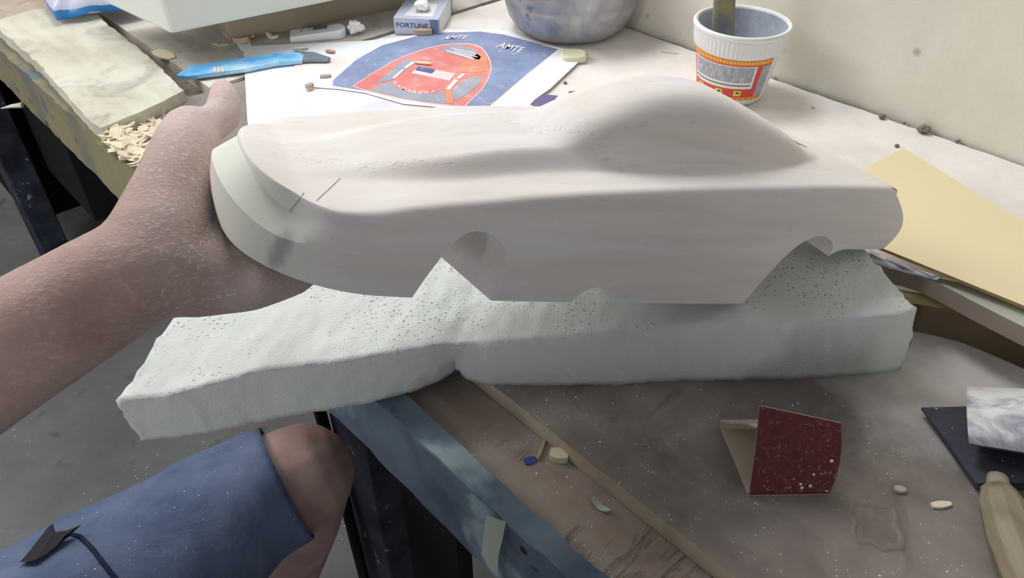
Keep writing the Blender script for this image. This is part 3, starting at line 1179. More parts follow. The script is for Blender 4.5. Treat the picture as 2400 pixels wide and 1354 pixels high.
def build_foam():
    bm = bmesh.new()
    n, m, h = 230, 26, 8
    FL, FR = B(520, 585, .042), B(1965, 512, .050)
    a_all = sorted([i / n for i in range(n + 1)])
    tops, fronts, backs, bots = [], [], [], []
    for i, a in enumerate(a_all):
        xt = 273 + (2145 - 273) * a
        # bottom edge follows the same place along the pad
        xb = lerp_table([(273, 337), (1066, 1069), (2145, 2112)], xt)
        yt, zt = at_x(NT_, xt)
        (yb,) = at_x(NB, xb)
        zb = -0.004 * (1 - smooth01(xb, 560, 780))
        pt, pb = B(xt, yt, zt), B(xb, yb, zb)
        far = FL.lerp(FR, a)
        far_b = V((far.x, far.y, ZB + zb))
        rk = 1 + 3.0 * (1 - smooth01(a, 0.0, 0.012)) + 2.0 * smooth01(a, 0.99, 1.0)
        rag = lambda p, sd: V((nz(p, 150, sd), nz(p, 150, sd + 3), nz(p, 150, sd + 6))) * 0.0007 * rk + V((nz(p, 420, sd), nz(p, 420, sd + 3), 0)) * 0.0006
        row = []
        for k in range(m + 1):
            f = k / m
            p = pt.lerp(far, f)
            e = math.sin(math.pi * min(1, f * 3) / 2)
            # slight pillow and a dent under the car
            p = p + UP * (0.0022 * e * nz(p, 18, 3) + 0.0008 * nz(p, 90, 4))
            q = CAR_M.inverted() @ p
            if -0.10 < q.x < 0.07 and -0.04 < q.y < 0.14 and q.z > -0.002:
                p = p - UP * min(0.02, (q.z + 0.002)) * smooth01(q.x, -0.10, -0.05) * (1 - smooth01(q.x, 0.0, 0.06)) * smooth01(q.y, -0.035, -0.002)
            row.append(bm.verts.new(p + rag(p, 1)))
        tops.append(row)
        fr = []
        for k in range(1, h):
            f = k / h
            p = pt.lerp(pb, f)
            bul = (0.0035 if a > 0.46 else 0.0015) * math.sin(math.pi * f)
            p = p + V((0, -1, 0)) * bul + V((0, -1, 0)) * 0.0008 * nz(p, 120, 8)
            fr.append(bm.verts.new(p + rag(p, 2) * 0.8))
        fr.append(bm.verts.new(pb + rag(pb, 5)))
        fronts.append(fr)
        br = [bm.verts.new(far.lerp(far_b, k / 4) + rag(far_b, k)) for k in range(1, 5)]
        backs.append(br)
        bots.append([bm.verts.new(pb.lerp(far_b, k / 8)) for k in range(1, 8)])
    def quad(*v):
        try:
            bm.faces.new(v)
        except ValueError:
            pass
    for i in range(n):
        ring0 = tops[i] + backs[i] + bots[i][::-1] + fronts[i][::-1]
        ring1 = tops[i + 1] + backs[i + 1] + bots[i + 1][::-1] + fronts[i + 1][::-1]
        L = len(ring0)
        for k in range(L):
            quad(ring0[k], ring0[(k + 1) % L], ring1[(k + 1) % L], ring1[k])
    for i, flip in ((0, False), (n, True)):
        # rough torn ends: a grid between the top row and the bottom row
        top = tops[i]
        bot = [fronts[i][-1]] + bots[i] + [backs[i][-1]]
        bt = resample([v.co.copy() for v in bot], len(top))
        prev = top
        lay = []
        for k in range(1, 7):
            f = k / 7
            cur = []
            for j, tv in enumerate(top):
                if j == 0:
                    cur.append(fronts[i][min(h - 1, max(0, round(f * h) - 1))])
                    continue
                if j == len(top) - 1:
                    cur.append(backs[i][min(3, max(0, round(f * 4) - 1))])
                    continue
                p = tv.co.lerp(bt[j], f)
                cur.append(bm.verts.new(p + V((nz(p, 120, 7), nz(p, 120, 8), nz(p, 120, 9))) * 0.0022))
            lay.append(cur)
        for r0, r1 in zip([top] + lay[:-1], lay):
            for j in range(len(top) - 1):
                vs = [r0[j], r0[j + 1], r1[j + 1], r1[j]]
                vs = [v for q_, v in enumerate(vs) if v not in vs[:q_]]
                if len(vs) > 2:
                    quad(*vs)
        last = lay[-1]
        ring = [v for v in last] + [v for v in bot[::-1]]
        seen = []
        for v in ring:
            if v not in seen:
                seen.append(v)
        if len(seen) > 2:
            quad(*seen)
    return bm


foam = put('foam_pad', build_foam(), M['foam'], smooth=True)
tag(foam, 'long pale green foam pad under the car, overhanging the bench edge', 'foam pad')

# ------------------------------------------------------------------ the person: left arm, hand, trunk and left leg
def capsule(bm, a, b, ra, rb, seg=14):
    """a tapered limb segment with round ends, to be fused with its neighbours"""
    d = (b - a)
    L = d.length
    if L < 1e-6:
        return
    d.normalize()
    x = d.orthogonal().normalized()
    y = d.cross(x)
    rings = []
    prof = []
    for k in range(5):
        t = math.pi / 2 * (k / 4)
        prof.append((-ra * math.cos(t), ra * math.sin(t)))
    for k in range(5):
        t = math.pi / 2 * (k / 4)
        prof.append((L + rb * math.sin(t), rb * math.cos(t)))
    for h_, r in prof:
        c = a + d * h_
        if r < 1e-7:
            rings.append([bm.verts.new(c)])
        else:
            rings.append([bm.verts.new(c + x * (r * math.cos(q)) + y * (r * math.sin(q))) for q in (2 * math.pi * k / seg for k in range(seg))])
    for A, Bq in zip(rings[:-1], rings[1:]):
        for k in range(seg):
            j = (k + 1) % seg
            if len(A) == 1:
                bm.faces.new((A[0], Bq[j], Bq[k]))
            elif len(Bq) == 1:
                bm.faces.new((A[k], A[j], Bq[0]))
            else:
                bm.faces.new((A[k], A[j], Bq[j], Bq[k]))


def chain(bm, nodes):
    """nodes: (point, radius)"""
    for (a, ra), (b, rb) in zip(nodes[:-1], nodes[1:]):
        capsule(bm, a, b, ra, rb)


def cp(x, y, d, rpx):
    return (C(x, y, d), rpx * d / F_PX)


bm = bmesh.new()
ELBOW = V((-0.40, 0.13, 0.79))
SHOULDER = V((-0.40, -0.10, 1.06))
# forearm and wrist
chain(bm, [(ELBOW, 0.042), cp(-330, 1010, .350, 188), cp(-150, 915, .347, 172), cp(20, 815, .344, 154), cp(150, 738, .342, 144), cp(260, 672, .341, 136), cp(350, 622, .342, 130)])
chain(bm, [(SHOULDER, 0.052), (V((-0.41, 0.02, 0.92)), 0.048), (ELBOW, 0.042)])
# ball of the thumb, thumb
THUMB = [cp(372, 560, .345, 118), cp(408, 450, .360, 96), cp(434, 352, .378, 78), cp(446, 312, .388, 68)]
chain(bm, THUMB)
chain(bm, [cp(446, 312, .388, 66), cp(492, 292, .400, 44), cp(520, 272, .410, 44), cp(527, 236, .418, 40), cp(522, 210, .424, 30)])
# outer edge of the thumb base and the web
chain(bm, [cp(372, 560, .345, 110), cp(395, 640, .345, 106)])
# heel of the hand under the nose of the car
chain(bm, [cp(372, 612, .342, 118), cp(455, 646, .350, 102), cp(520, 650, .353, 90), cp(585, 648, .357, 84), cp(640, 648, .359, 66), cp(690, 650, .361, 46)])
FINGERS = []
for j, (v_, L_, r_) in enumerate(((0.030, 0.046, .0076), (0.050, 0.056, .0084), (0.070, 0.058, .0086), (0.090, 0.050, .0084))):
    u0 = -0.290 + (0.010 if j == 0 else 0.002 if j == 1 else 0)
    kn = K(u0, v_ + 0.002, -0.004)
    p1 = K(u0 + L_ * 0.45, v_ + 0.008, spline(B_TAB, u0 + L_ * .45) - r_ - 0.001)
    p2 = K(u0 + L_ * 0.78, v_ + 0.010, spline(B_TAB, u0 + L_ * .78) - r_ * 0.95 - 0.001)
    p3 = K(u0 + L_ * 1.0, v_ + 0.011, spline(B_TAB, u0 + L_) - r_ * 0.85)
    base = C(560 + 4 * j, 640 - 26 * j, .360 + .012 * j)
    chain(bm, [cp(470, 640 - 30 * j, .350 + .006 * j, 70), (base, 0.0125), (kn, r_ * 1.12), (p1, r_), (p2, r_ * .94), (p3, r_ * .8)])
    FINGERS.append((p2, p3, r_))
# palm between the ball of the thumb and the fingers, resting against the nose
chain(bm, [cp(405, 560, .350, 92), cp(470, 585, .366, 66), cp(545, 600, .378, 48)])
chain(bm, [cp(430, 480, .366, 74), cp(470, 520, .384, 44), cp(540, 560, .396, 40)])
# trunk
chain(bm, [(V((-0.40, 0.02, 0.56)), 0.105), (V((-0.34, -0.16, 0.62)), 0.125), (V((-0.30, -0.20, 0.86)), 0.115), (V((-0.29, -0.19, 1.03)), 0.105), (V((-0.27, -0.17, 1.16)), 0.055), (V((-0.26, -0.15, 1.20)), 0.052)])
chain(bm, [(V((-0.29, -0.19, 1.06)), 0.085), (SHOULDER, 0.056)])
# thigh, knee, shin, foot
HIP = V((-0.40, 0.06, 0.575))
chain(bm, [(HIP, 0.088), cp(60, 1600, .50, 285), cp(330, 1370, .56, 205), cp(600, 1165, .61, 134), cp(708, 1112, .62, 122)])
ANK = C(530, 1640, .93)
chain(bm, [cp(708, 1118, .622, 118), cp(690, 1215, .68, 108), cp(636, 1370, .76, 98), (ANK, 0.036)])
heel = V((ANK.x - 0.02, ANK.y - 0.03, 0.034))
toe = V((ANK.x + 0.02, ANK.y + 0.15, 0.022))
chain(bm, [(ANK, 0.036), (heel, 0.033), (V(((heel.x + toe.x) / 2, (heel.y + toe.y) / 2, 0.036)), 0.036), (toe, 0.021)])
me = bpy.data.meshes.new('body')
bm.to_mesh(me)
bm.free()
tmp = bpy.data.objects.new('body_tmp', me)
COL.objects.link(tmp)
rm = tmp.modifiers.new('fuse', 'REMESH')
rm.mode = 'VOXEL'
rm.voxel_size = 0.0030
sm = tmp.modifiers.new('soften', 'SMOOTH')
sm.factor = 0.5
sm.iterations = 9
body_me = evaluated(tmp)
bpy.data.objects.remove(tmp)
bm = bmesh.new()
bm.from_mesh(body_me)
# creases across the wrist and the thumb joint, then keep the palm out of the wood
bpy.data.meshes.remove(body_me)
for v in bm.verts:
    q = CAR_M.inverted() @ v.co
    if -0.34 < q.x < -0.2 and -0.06 < q.y < 0.16 and -0.03 < q.z < 0.07:
        loc, nrm, idx, dist = car_bvh.find_nearest(v.co)
        if loc is not None and (v.co - loc).dot(nrm) < 0.0004:
            v.co = loc + nrm * 0.0005
person = put('person', bm, M['skin'], smooth=True)
tag(person, 'seated person in blue shorts, dusty bare left hand cupping the nose of the car', 'person')
nv = len(person.data.vertices)
dust, pink = np.zeros(nv, dtype=np.float32), np.zeros(nv, dtype=np.float32)
STREAKS = [([(455, 330), (462, 400), (440, 470), (430, 520)], 52), ([(440, 540), (455, 600), (455, 655)], 40), ([(330, 610), (260, 650), (180, 720), (60, 790)], 26),
           ([(250, 610), (150, 680), (20, 760)], 20), ([(470, 520), (470, 640)], 26), ([(300, 740), (120, 850), (105, 800)], 16), ([(395, 470), (340, 560)], 36)]
for i, vtx in enumerate(person.data.vertices):
    p = vtx.co + person.location
    if p.z < 0.72 or p.y < 0.05:
        continue
    x, y = photo_of(p)
    d = max((1 - smooth01(near_path(x, y, path), w_ * 0.35, w_ * 1.25) for path, w_ in STREAKS))
    dust[i] = d * (0.75 + 0.6 * nz(p, 60, 3)) * (0.35 + 0.65 * smooth01(x, 280, 400))
    pk = smooth01(360 - y, 0, 90) if x > 330 else 0
    pink[i] = max(pk, 0.7 * smooth01(x, 480, 600) * smooth01(y, 600, 680))
np.clip(dust, 0, 1, out=dust)
for nm, ar in (('dust', dust), ('pink', pink)):
    a = person.data.attributes.new(nm, 'FLOAT', 'POINT')
    a.data.foreach_set('value', ar)


def sleeve(nodes, seg=40, fold=0.002, seed=0.0, sub=8):
    """open cloth tube round a limb"""
    bm = bmesh.new()
    pts, rr = [], []
    for (a, ra), (b, rb) in zip(nodes[:-1], nodes[1:]):
        for k in range(sub):
            pts.append(a.lerp(b, k / sub))
            rr.append(ra + (rb - ra) * k / sub)
    pts.append(nodes[-1][0])
    rr.append(nodes[-1][1])
    for _ in range(6):
        pts = [pts[0]] + [(pts[i - 1] + pts[i] * 2 + pts[i + 1]) / 4 for i in range(1, len(pts) - 1)] + [pts[-1]]
        rr = [rr[0]] + [(rr[i - 1] + rr[i] * 2 + rr[i + 1]) / 4 for i in range(1, len(rr) - 1)] + [rr[-1]]
    outer, inner = [], []
    for i, p in enumerate(pts):
        d = (pts[min(i + 1, len(pts) - 1)] - pts[max(i - 1, 0)]).normalized()
        x = d.cross(UP).normalized()
        y = x.cross(d)
        ro, ri = [], []
        for k in range(seg):
            a = 2 * math.pi * k / seg
            n = x * math.cos(a) + y * math.sin(a)
            q = p + n * rr[i]
            f = fold * (nz(q, 16, seed) * 1.4 + nz(q, 38, seed + 2) * 0.7)
            ro.append(bm.verts.new(q + n * f))
            ri.append(bm.verts.new(q + n * (f - 0.002)))
        outer.append(ro)
        inner.append(ri)
    for i in range(len(pts) - 1):
        for k in range(seg):
            j = (k + 1) % seg
            bm.faces.new((outer[i][k], outer[i][j], outer[i + 1][j], outer[i + 1][k]))
            bm.faces.new((inner[i][k], inner[i + 1][k], inner[i + 1][j], inner[i][j]))
    for e in (0, len(pts) - 1):
        for k in range(seg):
            j = (k + 1) % seg
            bm.faces.new((outer[e][k], inner[e][k], inner[e][j], outer[e][j]))
    return bm


def grow(node, d):
    return (node[0], node[1] + d)


bm = sleeve([(V((-0.36, -0.12, 0.60)), 0.136), (V((-0.40, 0.03, 0.57)), 0.114), grow(cp(60, 1600, .50, 285), 0.007), grow(cp(330, 1370, .56, 205), 0.007), grow(cp(560, 1190, .605, 142), 0.006), grow(cp(672, 1130, .617, 130), 0.006)], fold=0.003)
shorts = put('shorts', bm, M['denim'], person, smooth=True)
shorts['label'] = 'faded blue denim shorts'
sb = bvh_of(shorts)
path = []
for x, y in [(148, 1262), (165, 1252), (190, 1260), (215, 1285), (240, 1318), (268, 1352), (300, 1392)]:
    h = stick_on(sb, x, y, 0.0006)
    if h:
        path.append(h[0])
bm = bmesh.new()
tube(bm, resample(path, 40), 0.0016, 8)
put('pocket_piping', bm, M['trim'], shorts, smooth=True)['label'] = 'dark navy piping along the pocket'
# dark scrap of cloth that stands out of the pocket
bm = bmesh.new()
fl = [(45, 1318), (70, 1290), (92, 1262), (110, 1238), (118, 1230), (124, 1250), (150, 1246), (186, 1232), (150, 1256), (136, 1276), (112, 1296), (84, 1312)]
top = []
for i, (x, y) in enumerate(fl):
    h = stick_on(sb, x, min(y + 12, 1350) if y < 1260 else y, 0.0)
    d = (h[0] - EYE).dot(_D) - 0.006 if h else 0.545
    top.append(C(x, y, d + 0.003 * nz(V((x, y, 0)), 0.03)))
prism(bm, top, [p + _D * 0.003 for p in top])
put('pocket_lining', bm, M['flap'], shorts)['label'] = 'dark crumpled pocket lining'
bm = sleeve([(V((-0.345, -0.15, 0.58)), 0.148), (V((-0.30, -0.20, 0.86)), 0.128), (V((-0.29, -0.19, 1.03)), 0.116), (V((-0.28, -0.175, 1.12)), 0.075)], fold=0.004, seed=4)
put('shirt', bm, M['shirt'], person, smooth=True)
# nail of the thumb
tb = bvh_of(person)
ring = []
for k in range(14):
    a = 2 * math.pi * k / 14
    h = stick_on(tb, 513 + 8 * math.cos(a), 192 + 6 * math.sin(a), 0.0001)
    if h:
        ring.append(h[0])
if len(ring) > 8:
    bm = bmesh.new()
    prism(bm, [p - UP * 0.0004 for p in ring], [p + _D * 0.0008 for p in ring])
    put('thumb_nail', bm, M['nail'], person, smooth=False)

# ------------------------------------------------------------------ papers
def sheet(name, px, z, mat, thick=0.0003, label=None, cat='paper', group=None, parent=None, zf=None, n=10):
    """a thin sheet of paper outlined in the place; zf gives the height of the sheet at a point"""
    bm = bmesh.new()
    ring = []
    pts = [B(x, y, z) for x, y in px]
    for i, p in enumerate(pts):
        q = pts[(i + 1) % len(pts)]
        m = max(1, int((q - p).length / 0.012))
        ring += [p.lerp(q, k / m) for k in range(m)]
    if zf:
        ring = [p + UP * zf(p) for p in ring]
    slab(ring, thick, bm=bm)
    bmesh.ops.triangulate(bm, faces=[f for f in bm.faces if len(f.verts) > 4])
    o = put(name, bm, mat, parent)
    if label and parent is None:
        tag(o, label, cat, group)
    elif label:
        o['label'] = label
    return o


sheet('paper_sheet', [(570, 108), (700, 103), (860, 95), (1000, 78), (1180, 66), (1000, 190), (900, 330), (640, 330), (585, 310), (580, 285), (574, 180)], 0.0012, M['paper'],
      label='blank white paper sheet under the blue sheath, left of the colour print')
sheet('paper_sheet', [(690, 150), (830, 116), (1120, 150), (1290, 250), (1170, 330), (800, 330), (700, 235)], 0.0021, M['paper_print'],
      label='paper sheet with a faint pink and blue print, mostly under the colour print')
sheet('paper_scrap', [(549, 84), (584, 92), (594, 118), (565, 120), (556, 104)], 0.0016, M['paper'], label='narrow slip of white paper by the shavings behind the blue sheath', cat='paper')
sheet('paper_sheet', [(1170, 235), (1200, 220), (1262, 256), (1245, 275), (1160, 275)], 0.0028, M['paper'], label='white paper corner sticking out beyond the near right edge of the colour print')
sheet('violet_card', [(1244, 234), (1280, 221), (1308, 224), (1275, 250), (1262, 262), (1250, 254)], 0.0032, M['purple'], thick=0.0006, label='small violet card poking out between the colour print and the car roof', cat='card')

PZ = 0.0034
PLIFT = B(850, 215)


def poster_z(p):
    q = p - B(820, 212, PZ)
    return 0.0


poster = sheet('colour_print', [(724, 203), (768, 174), (862, 118), (905, 99), (925, 92), (1000, 78), (1046, 67), (1120, 72), (1136, 67), (1180, 70), (1212, 80), (1262, 102), (1330, 116), (1371, 118), (1358, 143), (1290, 207),
                                (1252, 234), (1222, 270), (1150, 262), (1020, 250), (945, 243), (855, 217), (790, 208)], PZ, M['paper'], zf=poster_z,
               label='colour print of a red car seen from above on a blue ground, white border', cat='print')


def print_part(name, px, lift, mat, label=None):
    bm = bmesh.new()
    ring = []
    pts = [B(x, y, PZ) for x, y in px]
    for i, p in enumerate(pts):
        q = pts[(i + 1) % len(pts)]
        m = max(1, int((q - p).length / 0.012))
        ring += [p.lerp(q, k / m) for k in range(m)]
    ring = [p + UP * (poster_z(p) + lift) for p in ring]
    slab(ring, 0.00012, bm=bm)
    bmesh.ops.triangulate(bm, faces=[f for f in bm.faces if len(f.verts) > 4])
    o = put(name, bm, mat, poster)
    if label:
        o['label'] = label
    return o


def z1(pts):
    return [(780 + x / 4, 60 + y / 4) for x, y in pts]


print_part('printed_background', z1([(0, 515), (220, 320), (460, 186), (800, 96), (1050, 66), (1380, 56), (1600, 84), (1960, 180), (2110, 222), (1800, 470), (1450, 772), (1230, 764), (1000, 742), (650, 690), (300, 610), (0, 565)]), 0.0002, M['ink_blue'], 'blue printed ground')
CAR_OUT = [(182, 572), (360, 452), (560, 335), (720, 266), (880, 212), (1030, 180), (1170, 168), (1270, 168), (1340, 180), (1400, 208), (1450, 268), (1480, 330), (1492, 400), (1470, 490), (1400, 605), (1310, 690), (1240, 764), (1000, 742), (650, 690), (300, 610)]
print_part('printed_outline', z1(CAR_OUT), 0.0004, M['ink_pink'])
cx_, cy_ = 900, 480
print_part('printed_car', z1([(x + (cx_ - x) * 0.022, y + (cy_ - y) * 0.03) for x, y in CAR_OUT]), 0.0006, M['ink_red'], 'red printed car')
print_part('printed_window', z1([(400, 545), (560, 420), (640, 350), (700, 318), (770, 345), (640, 455), (560, 515), (480, 530)]), 0.0008, M['ink_grey'])
print_part('printed_window', z1([(345, 605), (545, 532), (600, 590), (700, 630), (830, 648), (950, 640), (1040, 618), (1062, 700), (1040, 735), (850, 715), (650, 682)]), 0.0008, M['ink_grey'])
print_part('printed_window', z1([(1120, 640), (1160, 575), (1230, 520), (1310, 492), (1395, 490), (1370, 560), (1270, 640), (1160, 705), (1130, 690)]), 0.0008, M['ink_grey'])
print_part('printed_bonnet', z1([(1220, 345), (1400, 250), (1440, 300), (1462, 420), (1380, 445), (1200, 440), (1160, 420)]), 0.0008, M['ink_orange'])
print_part('printed_pillar', z1([(1055, 610), (1110, 605), (1130, 690), (1120, 740), (1060, 735)]), 0.0009, M['ink_orange'])
print_part('printed_grille', z1([(1010, 215), (1150, 185), (1280, 205), (1390, 300), (1370, 325), (1180, 290), (1060, 250)]), 0.0008, M['ink_grey'])
for a in ([(1060, 236), (1330, 312), (1316, 322), (1070, 248)], [(1140, 240), (1360, 300), (1354, 306), (1136, 246)], [(1120, 216), (1340, 266), (1334, 272), (1118, 222)]):
    print_part('grille_bar', z1(a), 0.0010, M['ink_white'])
print_part('printed_flag', z1([(800, 388), (1150, 458), (1094, 522), (738, 452)]), 0.0009, M['ink_white'], 'printed flag of red and white stripes with a blue corner')
for k in range(6):
    f0, f1 = (2 * k + 1) / 13.0, (2 * k + 2) / 13.0
    a, b, c, d = V((800, 388)), V((1150, 458)), V((738, 452)), V((1094, 522))
    l = 0.46 if k < 3 else 0.0
    pts = [a.lerp(c, f0).lerp(b.lerp(d, f0), l), b.lerp(d, f0), b.lerp(d, f1), a.lerp(c, f1).lerp(b.lerp(d, f1), l)]
    print_part('flag_stripe', z1([tuple(p) for p in pts]), 0.0011, M['ink_pink'])
print_part('flag_canton', z1([(802, 390), (962, 422), (930, 458), (770, 426)]), 0.0012, M['ink_navy'], 'navy corner of the flag')
for a in ([(780, 350), (690, 408), (668, 398), (745, 345)], [(675, 412), (585, 500), (556, 498), (640, 425)], [(1190, 505), (1245, 460), (1215, 456), (1160, 495)], [(1175, 520), (1100, 606), (1058, 604), (1140, 510)]):
    print_part('printed_stripe', z1(a), 0.0010, M['ink_white'])


def print_text(s, x0, y0, x1, y1, hx, hy, shear=0.3):
    bm = bmesh.new()
    p0, p1, ph = B(x0, y0, PZ), B(x1, y1, PZ), B(x0 + hx, y0 + hy, PZ)
    text_bm(bm, s, p0 + UP * (poster_z(p0) + 0.0009), p1 - p0, ph - p0, shear)
    return put('printed_lettering', bm, M['ink_white'], poster)


print_text('AMTE', 1034, 94, 1090, 93, 8, -8, 0.05)
print_text('AMTE', 1164, 112, 1220, 126, 10, -12, 0.05)
arc = [(922, 197), (930, 205), (940, 211), (952, 216), (965, 220), (979, 222), (993, 222), (1007, 220.5), (1021, 218), (1033, 216)]
for ch, (a, b) in zip('CAMARERS', zip(arc[:-1], arc[1:])):
    print_text(ch, a[0], a[1], a[0] + (b[0] - a[0]) * 0.78, a[1] + (b[1] - a[1]) * 0.78, 3.5, -6, 0.1)

# ------------------------------------------------------------------ cup with a stick
CUP = B(1742, 47, 0.0775)
CUP = V((CUP.x, CUP.y, ZB))
cup = empty('noodle_cup', CUP, 'white ribbed foam noodle cup with a red and orange label standing against the wall', 'cup')


def cup_r(z):
    return 0.0335 + (0.0425 - 0.0335) * z / 0.054 if z < 0.054 else 0.0447 + (0.0468 - 0.0447) * (z - 0.054) / 0.02


def ribs(a, z):
    return 0.0005 * math.cos(a * 64) if 0.0535 < z < 0.0695 else 0.0


bm = bmesh.new()
prof = [(0, 0.0), (0.029, 0.0), (0.0315, 0.0010), (0.0332, 0.0035)] + [(cup_r(z), z) for z in (0.008, 0.02, 0.035, 0.048, 0.0525)] + [(0.0445, 0.0545)] + [(cup_r(z), z) for z in (0.058, 0.064, 0.069)] + [(0.0468, 0.0705)]
prof += [(0.0452, 0.0745), (0.0440, 0.0765), (0.0440, 0.074), (0.0405, 0.052), (0.033, 0.010), (0.0, 0.009)]
lathe(bm, prof, CUP, 256, ribs)
o_ = put('cup_body', bm, [M['cup'], M['cup_in']], cup, smooth=True)
for p in o_.data.polygons:
    c = p.center
    r = math.hypot(c.x, c.y)
    if (r < 0.0436 and c.z > 0.0089 and p.normal.x * c.x + p.normal.y * c.y < 0) or (c.z > 0.0085 and c.z < 0.0105 and r < 0.034):
        p.material_index = 1
bm = bmesh.new()
lathe(bm, [(0.0440 + 0.0020 * (1 + math.cos(q)) + 0.0003, 0.0745 + 0.0026 * math.sin(q)) for q in (2 * math.pi * k / 14 for k in range(15))], CUP, 96, lambda a, z: 0.0003 * nz(V((math.cos(a), math.sin(a), z * 20)), 6))
put('rim', bm, M['cup'], cup, smooth=True, weld=0.00002)
A_CAM = math.atan2(-CUP.y, -CUP.x)                              # direction from the cup to the viewer


def label_patch(name, a0, a1, z0, z1_, lift, mat, parent=cup, label=None):
    bm = bmesh.new()
    n = max(3, int(abs(a1 - a0) / 0.05))
    O_, I_ = [], []
    for i in range(n + 1):
        a = A_CAM + a0 + (a1 - a0) * i / n
        for L_, lf in ((O_, lift), (I_, lift - 0.0003)):
            L_.append([bm.verts.new(CUP + V(((cup_r(z) + lf) * math.cos(a), (cup_r(z) + lf) * math.sin(a), z))) for z in (z0, z1_)])
    for i in range(n):
        bm.faces.new((O_[i][0], O_[i + 1][0], O_[i + 1][1], O_[i][1]))
        bm.faces.new((I_[i][0], I_[i][1], I_[i + 1][1], I_[i + 1][0]))
        bm.faces.new((O_[i][1], O_[i + 1][1], I_[i + 1][1], I_[i][1]))
        bm.faces.new((O_[i][0], I_[i][0], I_[i + 1][0], O_[i + 1][0]))
    for i in (0, n):
        bm.faces.new((O_[i][0], O_[i][1], I_[i][1], I_[i][0]))
    o = put(name, bm, mat, parent, smooth=False)
    if label:
        o['label'] = label
    return o


lab = label_patch('label', -2.2, 0.98, 0.0085, 0.0525, 0.0004, M['lab_red'], label='red label')
label_patch('label_border', -2.2, 0.98, 0.0475, 0.0525, 0.0007, M['lab_orange'], lab, 'orange dotted upper border')
label_patch('label_border', -2.2, 0.98, 0.0085, 0.0122, 0.0007, M['lab_orange'], lab, 'orange dotted lower border')
for k in range(26):
    a = -1.25 + k * 0.082
    label_patch('border_dot', a, a + 0.036, 0.0488, 0.0513, 0.0009, M['lab_yellow'], lab)
    if k % 2 == 0:
        label_patch('border_dot', a, a + 0.04, 0.0095, 0.0112, 0.0009, M['lab_yellow'], lab)
label_patch('label_panel', -1.22, 0.56, 0.0215, 0.0462, 0.0007, M['cup'], lab, 'white panel')
label_patch('label_picture', -1.16, 0.50, 0.0285, 0.0450, 0.0010, M['lab_grey'], lab, 'scratched silver picture')
label_patch('label_line', -1.16, 0.50, 0.0248, 0.0256, 0.0010, M['lab_dark'], lab)
for a in (-0.92, -0.30, 0.20):
    label_patch('label_square', a - 0.10, a + 0.10, 0.0135, 0.0195, 0.0008, M['lab_yellow'], lab)
    label_patch('square_print', a - 0.04, a + 0.05, 0.0162, 0.0178, 0.0010, M['lab_dark'], lab)
label_patch('label_panel', 0.70, 0.98, 0.012, 0.046, 0.0006, M['lab_grey'], lab, 'silver side panel')
# stick in the cup
bm = bmesh.new()
a0 = CUP + V((-0.012, -0.002, 0.012))
a1 = B(1704, 8, 0.092) + V((0.0, 0.012, 0))
d = (a1 - a0).normalized()
x = d.cross(V((0, 1, 0))).normalized()
y = x.cross(d)
pr = []
for p, w_ in ((a0, 0.0112), (a0.lerp(a1, 0.5), 0.0108), (a1 + d * 0.05, 0.0092), (a1 + d * 0.085, 0.0070)):
    pr.append([p + x * w_ * sx + y * 0.0038 * sy for sx, sy in ((-1, -1), (-.7, -1.25), (.7, -1.25), (1, -1), (1, 1), (.7, 1.25), (-.7, 1.25), (-1, 1))])
rv = [[bm.verts.new(p) for p in r] for r in pr]
for a, b in zip(rv[:-1], rv[1:]):
    for k in range(8):
        bm.faces.new((a[k], a[(k + 1) % 8], b[(k + 1) % 8], b[k]))
bm.faces.new(rv[0])
bm.faces.new(rv[-1])
tag(put('stirring_stick', bm, M['stick'], smooth=False), 'flat paint-caked wooden stick standing in the noodle cup', 'stick')

# ------------------------------------------------------------------ metal basin
BAS = B(1351, 104) + V((0.0, 0.062, 0))
BAS.z = ZB
BAS -= E2 * 0.008
basin = empty('metal_basin', BAS, 'dull grey dented metal basin standing by the wall behind the colour print', 'basin')
prof = [(0, 0.001), (0.050, 0.0), (0.060, 0.0015), (0.069, 0.008), (0.0755, 0.019), (0.0795, 0.032), (0.0812, 0.040), (0.0805, 0.0415), (0.0822, 0.0435), (0.0838, 0.058), (0.0836, 0.0600), (0.0850, 0.062), (0.0868, 0.085), (0.0875, 0.098),
        (0.0855, 0.098), (0.083, 0.062), (0.078, 0.034), (0.067, 0.010), (0.058, 0.004), (0, 0.0035)]
bm = bmesh.new()
lathe(bm, prof, BAS, 96, lambda a, z: 0.0008 * nz(V((math.cos(a), math.sin(a), z * 12)), 2.2))
put('basin_body', bm, M['metal'], basin, smooth=True)
bm = bmesh.new()
lathe(bm, [(0.0880 + 0.0024 * math.cos(q), 0.0985 + 0.0024 * math.sin(q)) for q in (2 * math.pi * k / 12 for k in range(13))], BAS, 96)
put('rolled_rim', bm, M['metal'], basin, smooth=True, weld=0.00002)

# ------------------------------------------------------------------ pack lying by the print
pf0, pf1 = B(925, 81), B(1031, 86)
px_ = (pf1 - pf0)
PW = px_.length
px_.normalize()
py_ = UP.cross(px_).normalized()
PH = 0.0215
PL = 0.082
pack = empty('card_pack', (pf0 + pf1) / 2 + py_ * PL / 2, 'small silver card pack with blue lettering lying behind the colour print', 'pack')


def pk(a, b, c):
    return pf0 + px_ * (a * PW) + py_ * (b * PL) + UP * (c * PH)


bm = bmesh.new()
prism(bm, [pk(0, 0, 1), pk(1, 0, 1), pk(1, 1, 1), pk(0, 1, 1)], [pk(0, 0, 0.01), pk(1, 0, 0.01), pk(1, 1, 0.01), pk(0, 1, 0.01)], 0.0012)
put('card_box', bm, M['pack_silver'], pack)


